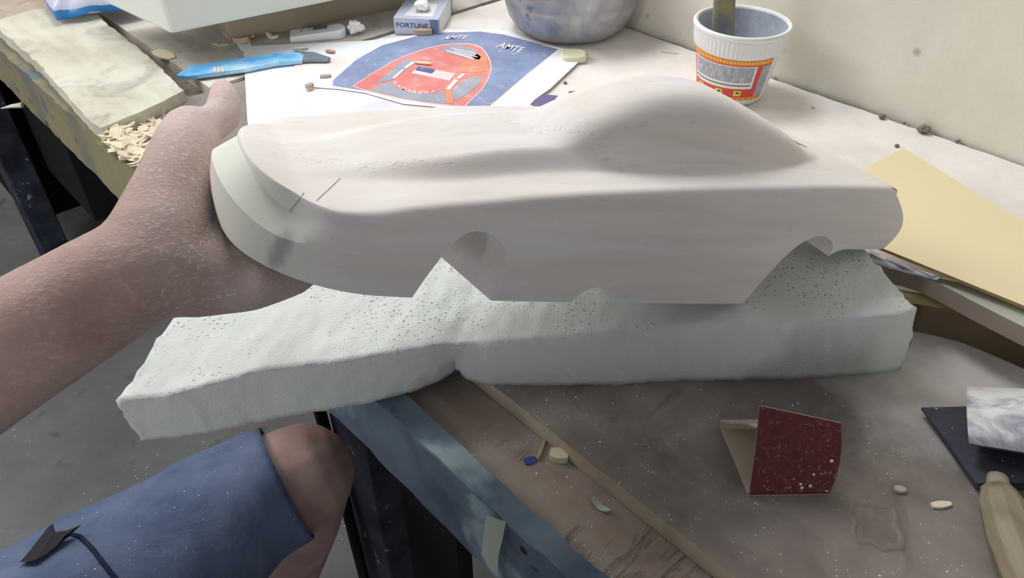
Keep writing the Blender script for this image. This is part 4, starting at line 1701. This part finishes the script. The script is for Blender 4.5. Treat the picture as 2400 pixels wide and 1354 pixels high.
def face_patch(name, pts, out, mat, label=None, thick=0.0002):
    bm = bmesh.new()
    prism(bm, [p + out for p in pts], [p + out * (1 - thick / out.length) for p in pts])
    o = put(name, bm, mat, pack)
    if label:
        o['label'] = label
    return o


fo, so, uo = -py_ * 0.0004, px_ * 0.0004, UP * 0.0004
face_patch('end_stripe', [pk(.80, 0, .06), pk(.975, 0, .06), pk(.975, 0, .94), pk(.80, 0, .94)], fo, M['pack_blue'], 'blue stripe at the end')
face_patch('side_panel', [pk(1, .02, .06), pk(1, .98, .06), pk(1, .98, .94), pk(1, .02, .94)], so, M['pack_white'], 'white side')
face_patch('top_panel', [pk(.22, .06, 1), pk(.86, .06, 1), pk(.80, .62, 1), pk(.30, .62, 1)], uo, M['pack_white'], 'white printed patch on top')
face_patch('side_edge', [pk(1, .90, .06), pk(1, .99, .06), pk(1, .99, .98), pk(1, .90, .98)], so * 1.5, M['pack_blue'])
bm = bmesh.new()
text_bm(bm, 'FORTUNE', pk(.06, 0, .44) + fo * 1.6, px_ * (PW * .70), UP * (PH * .27), 0.0, V((0, 0, 0)))
put('lettering', bm, M['pack_text'], pack)['label'] = 'blue word FORTUNE'
bm = bmesh.new()
text_bm(bm, '20 filter', pk(.30, 0, .28) + fo * 1.6, px_ * (PW * .24), UP * (PH * .06), 0.0, V((0, 0, 0)))
bm.free()
# crumpled white scrap on top of the pack
def pebble(c, r, sq=0.6, seed=0.0, sub=2, rough=0.35):
    bm = bmesh.new()
    bmesh.ops.create_icosphere(bm, subdivisions=sub, radius=1.0)
    for v in bm.verts:
        k = 1 + rough * nz(v.co, 1.6, seed) + rough * 0.5 * nz(v.co, 4, seed + 3)
        v.co = V((v.co.x * r * k, v.co.y * r * k * 0.85, v.co.z * r * k * sq))
    lo = min(v.co.z for v in bm.verts)
    for v in bm.verts:
        v.co = c + v.co - UP * lo
    return bm


tag(put('paper_ball', pebble(pk(.55, .30, 1.02), 0.010, 0.55, 3.0, 3, 0.5), M['paper']), 'crumpled bit of white paper lying on top of the silver pack', 'paper')

# ------------------------------------------------------------------ small handheld gadget
g0, g1 = B(681, 101), B(812, 92)
gx = (g1 - g0)
GL = gx.length
gx.normalize()
gy = UP.cross(gx).normalized()
GW, GH = 0.0245, 0.0115
gad = empty('handheld_gadget', (g0 + g1) / 2 + gy * GW / 2, 'slim white plastic gadget with a dark window lying before the plank', 'gadget')


def gp(a, b, c):
    return g0 + gx * (a * GL) + gy * (b * GW) + UP * (c * GH)


bm = bmesh.new()
outl = [(0.0, 0), (0.0, 1)] + [(0.86 + 0.14 * math.sin(q), 0.5 + 0.5 * math.cos(q)) for q in (math.pi * k / 10 for k in range(11))]
prism(bm, [gp(a, b, (0.62 + 0.38 * min(1, a * 1.6))) for a, b in outl], [gp(a, b, 0.02) for a, b in outl], 0.0016)
put('casing', bm, M['white_plastic'], gad)
def gpatch(name, a0, a1, b0, b1, mat):
    bm = bmesh.new()
    zz = lambda a: 0.62 + 0.38 * min(1, a * 1.6)
    prism(bm, [gp(a, b, zz(a)) + UP * .0004 for a, b in ((a0, b0), (a1, b0), (a1, b1), (a0, b1))], [gp(a, b, zz(a)) - UP * .0003 for a, b in ((a0, b0), (a1, b0), (a1, b1), (a0, b1))])
    return put(name, bm, mat, gad)


gpatch('display_window', .42, .68, .50, .84, M['dark_window'])['label'] = 'dark display window'
gpatch('printed_line', .34, .36, .50, .84, M['grey_line'])
gpatch('printed_line', .20, .22, .46, .80, M['grey_line'])

# ------------------------------------------------------------------ blue tapered sheath with a steel tip
top_pts = [(412, 176), (445, 152), (520, 143), (600, 131), (660, 121), (700, 119), (712, 128), (708, 140), (640, 146), (575, 160), (500, 170), (440, 178)]
def sheath_z(x):
    return 0.0055
sheath = empty('blade_sheath', B(560, 160), 'long light blue tapered sheath with a grey steel tip lying across the papers', 'sheath')
bm = bmesh.new()
tp = [B(x, y, 0.0075) for x, y in top_pts]
slab(tp, 0.0048, 0.0008, bm)
put('sheath_body', bm, M['sheath'], sheath)
bm = bmesh.new()
slab([B(x, y, 0.0070) for x, y in [(692, 120), (735, 121), (775, 134), (768, 139), (735, 138), (700, 140)]], 0.0035, 0.0006, bm)
put('steel_tip', bm, M['steel'], sheath)['label'] = 'dull steel tip'
for x in (500, 509, 518):
    bm = bmesh.new()
    slab([B(x, 157, .0081), B(x + 5, 156, .0081), B(x + 7, 167, .0081), B(x + 2, 168, .0081)], 0.0004, bm=bm)
    put('stripe', bm, M['peach'], sheath)['label'] = 'peach stripe'

# ------------------------------------------------------------------ foam block on a plank, top left; blue bag
bm = bmesh.new()
slab([B(612, 66, 0.020), B(756, 8, 0.020) , B(990, -45, 0.020), B(960, -70, 0.020), B(560, 20, 0.020)], 0.020, 0.001, bm)
bm.free()
a, b = B(655, 78), B(960, 16)
dv = (b - a).normalized()
nv_ = UP.cross(dv).normalized()
if nv_.y < 0:
    nv_ = -nv_
bm = bmesh.new()
q0, q1 = a - dv * 0.06, b + dv * 0.12
slab([q0 + UP * 0.034, q1 + UP * 0.034, q1 + nv_ * 0.11 + UP * 0.034, q0 + nv_ * 0.11 + UP * 0.034], 0.0338, 0.001, bm)
tag(put('wooden_plank', bm, M['plank_brown']), 'brown wooden plank under the pale foam block at the top of the view', 'plank')
FZ = 0.042
f0, f1 = B(401, 81, FZ), B(770, 6, FZ)
fd = (f1 - f0).normalized()
fn = UP.cross(fd).normalized()
if fn.y < 0:
    fn = -fn
fl_ = (B(352, 12, FZ + .02) - f0)
bm = bmesh.new()
q1 = f0 + fd * 0.36
side = (fn * 0.97 - fd * 0.25).normalized()
hh = 0.062
slab([f0 + UP * hh, q1 + UP * hh, q1 + side * 0.17 + UP * hh, f0 + side * 0.17 + UP * hh], hh, 0.004, bm)
tag(put('foam_block', bm, M['foam2'], smooth=False), 'large pale green foam block resting on a plank at the top left', 'foam block')
bagc = B(215, 12, 0.012)
bag = None
bm = bmesh.new()
ring_px = [(102, 2), (112, 30), (122, 44), (150, 36), (186, 34), (214, 28), (262, 18), (330, 6), (352, -14), (300, -40), (180, -40), (110, -20)]
R0 = [B(x, y - 12, 0.028) for x, y in ring_px]
cen_ = sum(R0, V((0, 0, 0))) / len(R0)
rv = []
for k in range(0, 9):
    f = k / 8
    ring = []
    for i, p in enumerate(resample(R0 + [R0[0]], 61)[:-1]):
        q = cen_.lerp(p, 1 - f * 0.97)
        hgt = 0.030 * math.sin(f * math.pi / 2)
        q = q + UP * (hgt + 0.006 * nz(q, 40, 2) * (1 - 0.3 * f)) + V((nz(q, 30, 4), nz(q, 30, 5), 0)) * 0.004
        ring.append(bm.verts.new(q))
    rv.append(ring)
low = [bm.verts.new(v.co - UP * (0.004 + 0.010 * (0.5 + 0.5 * nz(v.co, 25, 9)))) for v in rv[0]]
rv = [low] + rv
for A_, B_ in zip(rv[:-1], rv[1:]):
    for i in range(60):
        bm.faces.new((A_[i], A_[(i + 1) % 60], B_[(i + 1) % 60], B_[i]))
bm.faces.new(rv[-1])
bm.faces.new(rv[0][::-1])
bag = put('plastic_bag', bm, [M['bag_white'], M['bag_blue']], smooth=True)
tag(bag, 'crumpled milky plastic bag with a blue hem at the top left corner of the bench', 'bag')
for p in bag.data.polygons:
    if p.index < 60:
        p.material_index = 1

# ------------------------------------------------------------------ right side: manila board, slats, film
bm = bmesh.new()
m1, m2, m3 = B(2060, 578, .046), B(2400, 716, .048), B(2118, 346, .006)
mn = (m2 - m1).cross(m3 - m1).normalized()


def on_manila(x, y):
    r = ray(x, y)
    return EYE + r * ((m1 - EYE).dot(mn) / r.dot(mn))


slab([on_manila(2118, 346), on_manila(2560, 618), on_manila(2620, 806), on_manila(2400, 716), on_manila(2060, 578), on_manila(2040, 570), on_manila(2012, 500), on_manila(1985, 418)], 0.0022, 0.0003, bm)
mb = put('manila_board', bm, [M['manila'], M['edge_dark']])
for p in mb.data.polygons:
    if abs(p.normal.z) < 0.6:
        p.material_index = 1
tag(mb, 'large plain yellowish board propped up beside the tail of the car', 'board')


def bent_slat(name, top_far, top_near, zt, thick, mats):
    """a bent strip: two runs of points for the edges of its upper face"""
    bm = bmesh.new()
    A_ = resample([B(x, y, z) for (x, y), z in zip(top_far, zt)], 30)
    B_ = resample([B(x, y, z) for (x, y), z in zip(top_near, zt)], 30)
    for _ in range(4):
        A_ = [A_[0]] + [(A_[i - 1] + A_[i] * 2 + A_[i + 1]) / 4 for i in range(1, 29)] + [A_[-1]]
        B_ = [B_[0]] + [(B_[i - 1] + B_[i] * 2 + B_[i + 1]) / 4 for i in range(1, 29)] + [B_[-1]]
    rv = []
    for a, b in zip(A_, B_):
        rv.append([bm.verts.new(a), bm.verts.new(b), bm.verts.new(b - UP * thick), bm.verts.new(a - UP * thick)])
    for a, b in zip(rv[:-1], rv[1:]):
        for k in range(4):
            bm.faces.new((a[k], a[(k + 1) % 4], b[(k + 1) % 4], b[k]))
    bm.faces.new(rv[0])
    bm.faces.new(rv[-1][::-1])
    o = put(name, bm, mats)
    for p in o.data.polygons:
        if abs(p.normal.z) < 0.6:
            p.material_index = 1
    return o


sl = bent_slat('bent_slat', [(2010, 610), (2100, 624), (2200, 652), (2300, 672), (2420, 730), (2520, 780)], [(2030, 624), (2085, 628), (2140, 638), (2200, 663), (2300, 716), (2420, 776)],
               [.034, .036, .038, .040, .042, .042], 0.0125, [M['slat'], M['slat_edge']])
tag(sl, 'bent greyish wooden slat between the foam pad and the yellowish board', 'slat')
lp = bent_slat('thick_offcut', [(2060, 672), (2150, 684), (2230, 705), (2330, 742), (2450, 800), (2560, 860)], [(2090, 706), (2150, 712), (2210, 722), (2290, 742), (2400, 786), (2500, 830)],
               [.0235, .0235, .0235, .0235, .0235, .0235], 0.0230, [M['offcut'], M['offcut_side']])
tag(lp, 'thick pine offcut lying in the dark beneath the bent slat', 'offcut')
# crumpled film between them
bm = bmesh.new()
tri = []
edge_t = [(2010, 590), (2040, 584), (2062, 596), (2100, 612), (2140, 628), (2190, 644), (2216, 644)]
edge_b = [(2020, 600), (2050, 612), (2085, 622), (2120, 634), (2150, 640), (2180, 648), (2196, 652)]
rows = []
for f in (0, .33, .66, 1):
    row = []
    for k, (p, q_) in enumerate(zip(edge_t, edge_b)):
        P_ = B(p[0] + (q_[0] - p[0]) * f, p[1] + (q_[1] - p[1]) * f, .041 + 0.0030 * ((k + int(f * 3)) % 2))
        row.append(P_)
    rows.append(row)
tv = [[bm.verts.new(p) for p in r] for r in rows]
bv = [[bm.verts.new(p - UP * 0.0015) for p in r] for r in rows]
for i in range(3):
    for k in range(6):
        bm.faces.new((tv[i][k], tv[i][k + 1], tv[i + 1][k + 1], tv[i + 1][k]))
        bm.faces.new((bv[i][k], bv[i + 1][k], bv[i + 1][k + 1], bv[i][k + 1]))
for i in range(3):
    bm.faces.new((tv[i][0], tv[i + 1][0], bv[i + 1][0], bv[i][0]))
    bm.faces.new((tv[i][6], bv[i][6], bv[i + 1][6], tv[i + 1][6]))
for k in range(6):
    bm.faces.new((tv[0][k], bv[0][k], bv[0][k + 1], tv[0][k + 1]))
    bm.faces.new((tv[3][k], tv[3][k + 1], bv[3][k + 1], bv[3][k]))
bmesh.ops.triangulate(bm, faces=bm.faces)
tag(put('plastic_film', bm, M['plastic_film']), 'crumpled whitish plastic film tucked along the edge of the yellowish board', 'film')

# ------------------------------------------------------------------ sandpaper on the near board
def strip_sheet(bm, runs, thick, sgn=1.0):
    """folded sheet: runs are pairs of edge points; gives it a thickness along its own normal"""
    n = len(runs)
    rows = [[a.lerp(b, k / 8) for k in range(9)] for a, b in runs]
    nr = []
    for i in range(n):
        a = rows[min(i + 1, n - 1)][4] - rows[max(i - 1, 0)][4]
        b = rows[i][8] - rows[i][0]
        nr.append(a.cross(b).normalized())
    f = [[bm.verts.new(p) for p in r] for r in rows]
    g = [[bm.verts.new(p + nr[i] * thick * sgn) for p in r] for i, r in enumerate(rows)]
    fr, bk = [], []
    for i in range(n - 1):
        for k in range(8):
            fr.append(bm.faces.new((f[i][k], f[i][k + 1], f[i + 1][k + 1], f[i + 1][k])))
            bk.append(bm.faces.new((g[i][k], g[i + 1][k], g[i + 1][k + 1], g[i][k + 1])))
        bk.append(bm.faces.new((f[i][0], f[i + 1][0], g[i + 1][0], g[i][0])))
        bk.append(bm.faces.new((f[i][8], g[i][8], g[i + 1][8], f[i + 1][8])))
    for i in (0, n - 1):
        for k in range(8):
            bk.append(bm.faces.new((f[i][k], g[i][k], g[i][k + 1], f[i][k + 1])))
    return fr, bk


Lb, Rb = B(1754, 1160, 0.0006), B(1943, 1157, 0.0006)         # near bottom fold
Lk, Rk = B(1689, 1006, 0.0006), B(1872, 1003, 0.0006)         # far bottom fold
def on_y(x, y, Y):
    r = ray(x, y)
    return EYE + r * (Y / r.y)
Lt, Rt = on_y(1780, 950, Lb.y + 0.022), on_y(1971, 991, Rb.y + 0.014)
mL, mR = Lt.lerp(Lb, .5) + V((0, -.001, 0)), on_y(1967, 1080, Rb.y + 0.005)
SGN = -1.0
runs = [(Lt, Rt), (Lt.lerp(mL, .5) + V((0, -.0008, 0)), Rt.lerp(mR, .5) + V((.0006, -.001, 0))), (mL + V((0, -.001, 0)), mR + V((0, -.001, 0))), (mL.lerp(Lb, .5) + V((0, -.0008, 0)), mR.lerp(Rb, .5) + V((0.0006, -.001, 0))), (Lb + UP * .003 , Rb + UP * .003), (Lb, Rb)]
bm = bmesh.new()
fr, bk = strip_sheet(bm, runs, 0.0007, SGN)
for f in fr:
    f.material_index = 0
for f in bk:
    f.material_index = 1
sp_e = empty('folded_sandpaper', (Lb + Rb + Lk + Rk) / 4, 'folded maroon sandpaper standing like a tent on the grey board', 'sandpaper')
for v in bm.verts:
    pass
me_ = [M['grit'], M['grit_back']]
put('front_flap', bm, me_, sp_e)
bm = bmesh.new()
LB2, RB2 = Lt.lerp(Lb, .28) + V((0, .0025, 0)), Rt.lerp(Rb, .22) + V((0, .0025, 0))
top_back = [(Lk, Rk), (Lk + V((-.0005, .002, .005)), Rk + V((-.0005, .002, .005))), (Lk.lerp(LB2, .35) + V((0, .001, .003)), Rk.lerp(RB2, .35) + V((0, .001, .003))), (Lk.lerp(LB2, .75) + V((0, .001, .002)), Rk.lerp(RB2, .75) + V((0, .001, .002))), (LB2, RB2)]
fr, bk = strip_sheet(bm, top_back, 0.0007)
put('back_flap', bm, M['grit_back'], sp_e)
bm = bmesh.new()
strip_sheet(bm, [(Lb, Rb), (Lb.lerp(Lk, .5) + UP * .0004, Rb.lerp(Rk, .5) + UP * .0004), (Lk, Rk)], 0.0006)
put('base_flap', bm, M['grit_back'], sp_e)

# black abrasive sheet with a curled dusty flap
bs = empty('black_sandpaper', B(2360, 1050), 'black sandpaper sheet with a dust-whitened curled flap at the right edge', 'sandpaper')
bm = bmesh.new()
slab([B(2160, 954, .006), B(2270, 952, .006), B(2420, 948, .006), B(2520, 946, .006), B(2560, 1132, .007), B(2400, 1130, .007), B(2291, 1132, .007), B(2225, 1040, .006)], 0.0018, 0.0003, bm)
put('base_sheet', bm, M['black_grit'], bs)
bm = bmesh.new()
slab([B(2172, 958, .0040), B(2280, 955, .0040), B(2500, 950, .0040), B(2540, 1140, .004), B(2293, 1138, .004), B(2230, 1046, .004)], 0.0038, 0.0003, bm)
put('under_sheet', bm, M['black_grit'], bs)
bm = bmesh.new()
fl0 = [(2266, 909, .012), (2265, 960, .022), (2268, 1010, .024), (2271, 1038, .019)]
fl1 = [(2520, 918, .020), (2520, 975, .034), (2520, 1035, .036), (2520, 1078, .028)]
fr, bk = strip_sheet(bm, [(B(*a), B(*b)) for a, b in zip(fl0, fl1)], 0.0010)
put('curled_flap', bm, M['white_grit'], bs, smooth=True)['label'] = 'dust-whitened curled flap'
bm = bmesh.new()
strip_sheet(bm, [(B(2271, 1038, .018), B(2520, 1078, .027)), (B(2290, 1020, .010), B(2520, 1040, .012)), (B(2268, 940, .0075), B(2520, 935, .008))], 0.0010)
put('flap_underside', bm, M['black_grit'], bs, smooth=True)

# worn wooden tool handle
wh = empty('tool_handle', B(2370, 1270), 'worn wooden tool handle lying at the lower right corner below the black sandpaper', 'tool')
bm = bmesh.new()
tube(bm, [B(2340, 1150, .008), B(2352, 1190, .009), B(2376, 1270, .011), B(2410, 1354, .013), B(2450, 1450, .013), B(2480, 1540, .011)], [.0090, .0118, .0128, .0128, .0120, .0095], 10, True, 0.8)
put('handle', bm, M['handle'], wh, smooth=False)
bm = bmesh.new()
tube(bm, [B(2338, 1118, .0065), B(2340, 1152, .0072)], [.0055, .0062], 10, True, 0.8)
put('tang', bm, M['plank_brown'], wh, smooth=True)['label'] = 'narrow tan neck of the handle'

# ------------------------------------------------------------------ small bits lying about
def chip(name, x, y, l, w_, h, ang, mat, label, cat, z=0.0, group=None, curl=0.0):
    bm = bmesh.new()
    c = B(x, y, z)
    ux = V((math.cos(ang), math.sin(ang), 0))
    uy = V((-math.sin(ang), math.cos(ang), 0))
    n = 7
    T_, D_ = [], []
    for i in range(n):
        f = i / (n - 1)
        ww = w_ * (0.45 + 0.55 * math.sin(math.pi * min(1, f * 0.9 + 0.1)))
        zz = h + curl * (f - 0.5) ** 2 * 4
        for L_, dz in ((T_, zz), (D_, max(0.0, zz - h))):
            L_.append([bm.verts.new(c + ux * (l * (f - .5)) + uy * (s_ * ww * 0.5) + UP * dz) for s_ in (-1, 1)])
    for i in range(n - 1):
        bm.faces.new((T_[i][0], T_[i + 1][0], T_[i + 1][1], T_[i][1]))
        bm.faces.new((D_[i][0], D_[i][1], D_[i + 1][1], D_[i + 1][0]))
        for k in (0, 1):
            bm.faces.new((T_[i][k], D_[i][k], D_[i + 1][k], T_[i + 1][k]))
    for i in (0, n - 1):
        bm.faces.new((T_[i][0], T_[i][1], D_[i][1], D_[i][0]))
    return tag(put(name, bm, mat), label, cat, group)


# soap-like block by the print
bm = bmesh.new()
ring = []
c = B(1345, 148)
n = 40
prof = [(0.80, 0.0), (0.97, 0.0018), (1.0, 0.0045), (0.97, 0.0075), (0.86, 0.0092), (0.78, 0.0082), (0.70, 0.0078)]
rv = []
for r, z in prof:
    row = []
    for k in range(n):
        a = 2 * math.pi * k / n
        ca, sa = math.cos(a), math.sin(a)
        ex = math.copysign(abs(ca) ** 0.6, ca) * 0.0145 * r
        ey = math.copysign(abs(sa) ** 0.6, sa) * 0.0125 * r
        row.append(bm.verts.new(c + V((ex, ey + 0.008, z))))
    rv.append(row)
for A_, B_ in zip(rv[:-1], rv[1:]):
    for k in range(n):
        bm.faces.new((A_[k], A_[(k + 1) % n], B_[(k + 1) % n], B_[k]))
bm.faces.new(rv[0][::-1])
bm.faces.new(rv[-1])
tag(put('soap_piece', bm, M['putty'], smooth=True), 'cream rounded lump like a soap piece on the right corner of the colour print', 'soap')

chip('wood_chip', 705, 117, .017, .006, .0028, 0.1, M['grey_chip'], 'grey wood chip lying on the blue sheath near its steel tip', 'wood chip', z=.0086)
chip('wood_chip', 716, 141, .024, .009, .0042, -0.1, M['shaving'], 'pale thick wood chip beside the near side of the sheath tip', 'wood chip', z=.0022)
chip('wood_chip', 764, 183, .012, .006, .0035, 0.2, M['grey_chip'], 'small grey wood chip alone on the white paper left of the print', 'wood chip', z=.0025)
chip('wood_chip', 726, 205, .009, .006, .004, 0.8, M['grey_chip'], 'tiny grey chip at the left corner of the colour print', 'wood chip', z=.0045)
chip('wood_chip', 775, 122, .012, .005, .002, -0.4, M['shaving_tan'], 'small tan chip just beyond the steel tip of the sheath', 'wood chip', z=.0022)
chip('wood_chip', 992, 149, .020, .0045, .0015, -0.25, M['shaving'], 'thin pale chip on the red car of the colour print', 'wood chip', z=.0048)
chip('tan_chip', 992, 80, .022, .008, .006, 0.0, M['shaving_tan'], 'tan wooden chip in front of the silver pack', 'wood chip', z=.004)
tag(put('foil_ball', pebble(B(834, 80), 0.009, 0.8, 8.0, 3, 0.6), M['paper']), 'crumpled white scrap between the gadget and the silver pack', 'paper')
bm = bmesh.new()
chip('pale_shaving', 556, 96, .044, .013, .006, -0.7, M['shaving_tan'], 'broad pale wood shaving beside the narrow paper slip behind the sheath', 'shaving', curl=.004)
chip('pale_shaving', 585, 90, .016, .006, .003, -0.6, M['shaving'], 'short wood shaving next to the broad one behind the sheath', 'shaving', curl=.003)
chip('pale_shaving', 640, 90, .017, .006, .003, -0.5, M['shaving'], 'small wood shaving lying left of the white gadget', 'shaving', curl=.003)
chip('pale_shaving', 506, 105, .011, .005, .0015, -0.4, M['shaving'], 'small pale shaving in the shadow left of the broad shaving', 'shaving')
chip('pale_shaving', 524, 106, .011, .006, .0015, 0.3, M['shaving'], 'small pale shaving just left of the broad shaving', 'shaving')
chip('pale_shaving', 487, 176, .010, .004, .0015, -0.3, M['shaving'], 'tiny shaving at the near edge of the blue sheath, beside the thumb', 'shaving')
chip('white_offcut', 385, 130, .036, .018, .002, -0.7, M['shaving'], 'flat whitish offcut by the seam left of the blue sheath', 'offcut')
bm = bmesh.new()
slab([B(546, 188, .0008), B(578, 181, .0008), B(578, 187, .0008), B(548, 195, .0008)], 0.0008, bm=bm)
bm.free()

# pebbles and crumbs along the wall
for x, y, r, lab_ in ((2162, 312, .0062, 'largest grey pebble by the foot of the wall above the yellowish board'), (2066, 279, .0036, 'grey pebble by the foot of the wall, right of the cup'),
                      (2243, 335, .0025, 'small dark crumb by the wall right of the largest pebble'), (2101, 345, .0022, 'small dark crumb just beyond the corner of the yellowish board'),
                      (2377, 363, .0026, 'dark crumb by the wall near the right edge of the view'), (2118, 291, .0017, 'tiny dark crumb between the two pebbles by the wall'), (1905, 254, .002, 'tiny pale crumb near the shadow of the cup'),
                      (1325, 197, .0022, 'tiny dark crumb right of the colour print, before the car roof')):
    tag(put('pebble', pebble(B(x, y, -0.0003), r, 0.7, x * 0.37, 2, 0.4), M['shaving'] if 'pale' in lab_ else M['stone'], smooth=False), lab_, 'pebble')
chip('twig', 1410, 122, .018, .0015, .001, 2.1, M['shaving'], 'thin pale splinter on the bench right of the basin', 'splinter')
chip('twig', 1365, 214, .030, .002, .001, 0.2, M['stone'], 'thin dark splinter before the car roof, right of the print', 'splinter')
chip('twig', 1570, 124, .020, .004, .0012, -0.3, M['shaving'], 'pale flake on the bench left of the noodle cup', 'splinter')

# bits on the lower plank and the near board
chip('match_stick', 1270, 1050, .019, .0022, .002, 1.25, M['shaving_tan'], 'thin tan stick leaning by the step of the grey board', 'stick', z=PLANK_Z)
chip('blue_scrap', 1243, 1080, .007, .0055, .001, 0.4, M['blue_scrap'], 'tiny blue scrap on the brown lower plank', 'scrap', z=PLANK_Z)
chip('wood_chip', 1310, 1074, .011, .008, .005, -0.3, M['shaving'], 'pale square chip against the step of the grey board', 'wood chip', z=PLANK_Z)
chip('paper_scrap', 1408, 1190, .012, .004, .001, -0.75, M['tape'], 'curled pale scrap on the brown plank by the step, below the square chip', 'paper', z=PLANK_Z, curl=.003)
chip('wood_crumb', 2108, 1149, .006, .004, .002, -0.2, M['grey_chip'], 'small tan crumb on the grey board right of the maroon sandpaper', 'crumb')
chip('wood_crumb', 2205, 1184, .011, .004, .0015, 0.1, M['shaving'], 'flat pale crumb on the grey board left of the tool handle', 'crumb')
# ring of dried glue
bm = bmesh.new()
gc = B(2052, 1225)
prev = None
for k in range(41):
    a = 2 * math.pi * k / 40
    rr = 0.0120 + 0.006 * nz(V((math.cos(a), math.sin(a), 0)), 1.5, 3)
    ring = [bm.verts.new(gc + V(((rr + o_x) * math.cos(a) * 1.15, (rr + o_x) * math.sin(a) * 1.25, zz))) for o_x, zz in ((-.0016, .0), (-.0006, .0004 + .0005 * abs(nz(V((a, 3, 0)), 1.3))), (.0006, .0005 + .0006 * abs(nz(V((a, 0, 0)), 2))), (.0018, .0))]
    if prev:
        for i in range(3):
            bm.faces.new((prev[i], prev[i + 1], ring[i + 1], ring[i]))
    prev = ring
tag(put('glue_ring', bm, M['glue'], smooth=True, weld=0.00001), 'ring of dried glue on the grey board below right of the maroon sandpaper', 'glue')

# heap of shavings on the lower plank behind the thumb, and three curls
bm = bmesh.new()
rs = random.Random(3)
for i in range(430):
    x = rs.uniform(232, 425)
    f = (x - 232) / 190
    y = rs.uniform(322 - 70 * f, 420 - 40 * f)
    if rs.random() < 0.25:
        x, y = rs.uniform(240, 330), rs.uniform(320, 410)
    p = B(x, y, PLANK_Z + 0.001 + 0.014 * rs.random())
    if p.dot(E2) < 0.166:
        continue
    if p.dot(E2) < 0.186:
        p.z = ZB + 0.0015 + 0.006 * rs.random()
    a = rs.uniform(0, 6.3)
    ux, uy = V((math.cos(a), math.sin(a), rs.uniform(-.2, .3))).normalized(), V((-math.sin(a), math.cos(a), rs.uniform(-.3, .3))).normalized()
    nn = ux.cross(uy)
    l, w_, cr = rs.uniform(.010, .026), rs.uniform(.004, .010), rs.uniform(0, 1.4)
    rows = []
    for k in range(5):
        t = (k / 4 - .5)
        rows.append([p + ux * (l * math.sin(cr * t) / max(cr, .2)) * 1.0 + nn * (l * (1 - math.cos(cr * t * 1.6)) * .5) + uy * (w_ * s_ * .5 * (1 - abs(t) * .6)) for s_ in (-1, 1)])
    top = [[bm.verts.new(q + nn * .0002) for q in r] for r in rows]
    bot = [[bm.verts.new(q - nn * .0002) for q in r] for r in rows]
    for k in range(4):
        bm.faces.new((top[k][0], top[k + 1][0], top[k + 1][1], top[k][1]))
        bm.faces.new((bot[k][0], bot[k][1], bot[k + 1][1], bot[k + 1][0]))
        for s_ in (0, 1):
            bm.faces.new((top[k][s_], bot[k][s_], bot[k + 1][s_], top[k + 1][s_]))
    for k in (0, 4):
        bm.faces.new((top[k][0], top[k][1], bot[k][1], bot[k][0]))
heap = put('wood_shavings', bm, M['shaving'], smooth=False)
tag(heap, 'loose heap of pale wood shavings on the bench behind the thumb', 'shavings', kind='stuff')


def curl_shaving(x, y, r, w_, turns, ang, mat, label):
    bm = bmesh.new()
    c = B(x, y, PLANK_Z + 0.002) + UP * r
    ax = V((math.cos(ang), math.sin(ang), 0))
    ux = V((-math.sin(ang), math.cos(ang), 0))
    n = 30
    rows = []
    for k in range(n + 1):
        a = turns * 2 * math.pi * k / n
        rr = r * (1 - 0.35 * k / n)
        ctr = c + ux * (rr * math.cos(a)) + UP * (rr * math.sin(a))
        out = (ctr - c).normalized()
        rows.append([ctr - ax * w_ / 2, ctr + ax * w_ / 2, ctr + ax * w_ / 2 - out * .0005, ctr - ax * w_ / 2 - out * .0005])
    rv = [[bm.verts.new(p) for p in q] for q in rows]
    for a, b in zip(rv[:-1], rv[1:]):
        for k in range(4):
            bm.faces.new((a[k], a[(k + 1) % 4], b[(k + 1) % 4], b[k]))
    bm.faces.new(rv[0])
    bm.faces.new(rv[-1][::-1])
    return tag(put('curled_shaving', bm, mat, smooth=True), label, 'shaving', 'curled shavings by the white plank')


curl_shaving(374, 262, .0062, .010, 1.4, -1.0, M['shaving_tan'], 'tightly rolled tan shaving before the end of the white plank, nearest the thumb')
curl_shaving(288, 300, .0052, .008, 1.0, 0.4, M['shaving_tan'], 'curled tan shaving at the left corner of the white plank end')
curl_shaving(328, 278, .0040, .008, 0.8, 0.1, M['shaving'], 'small pale curled shaving midway along the white plank end')
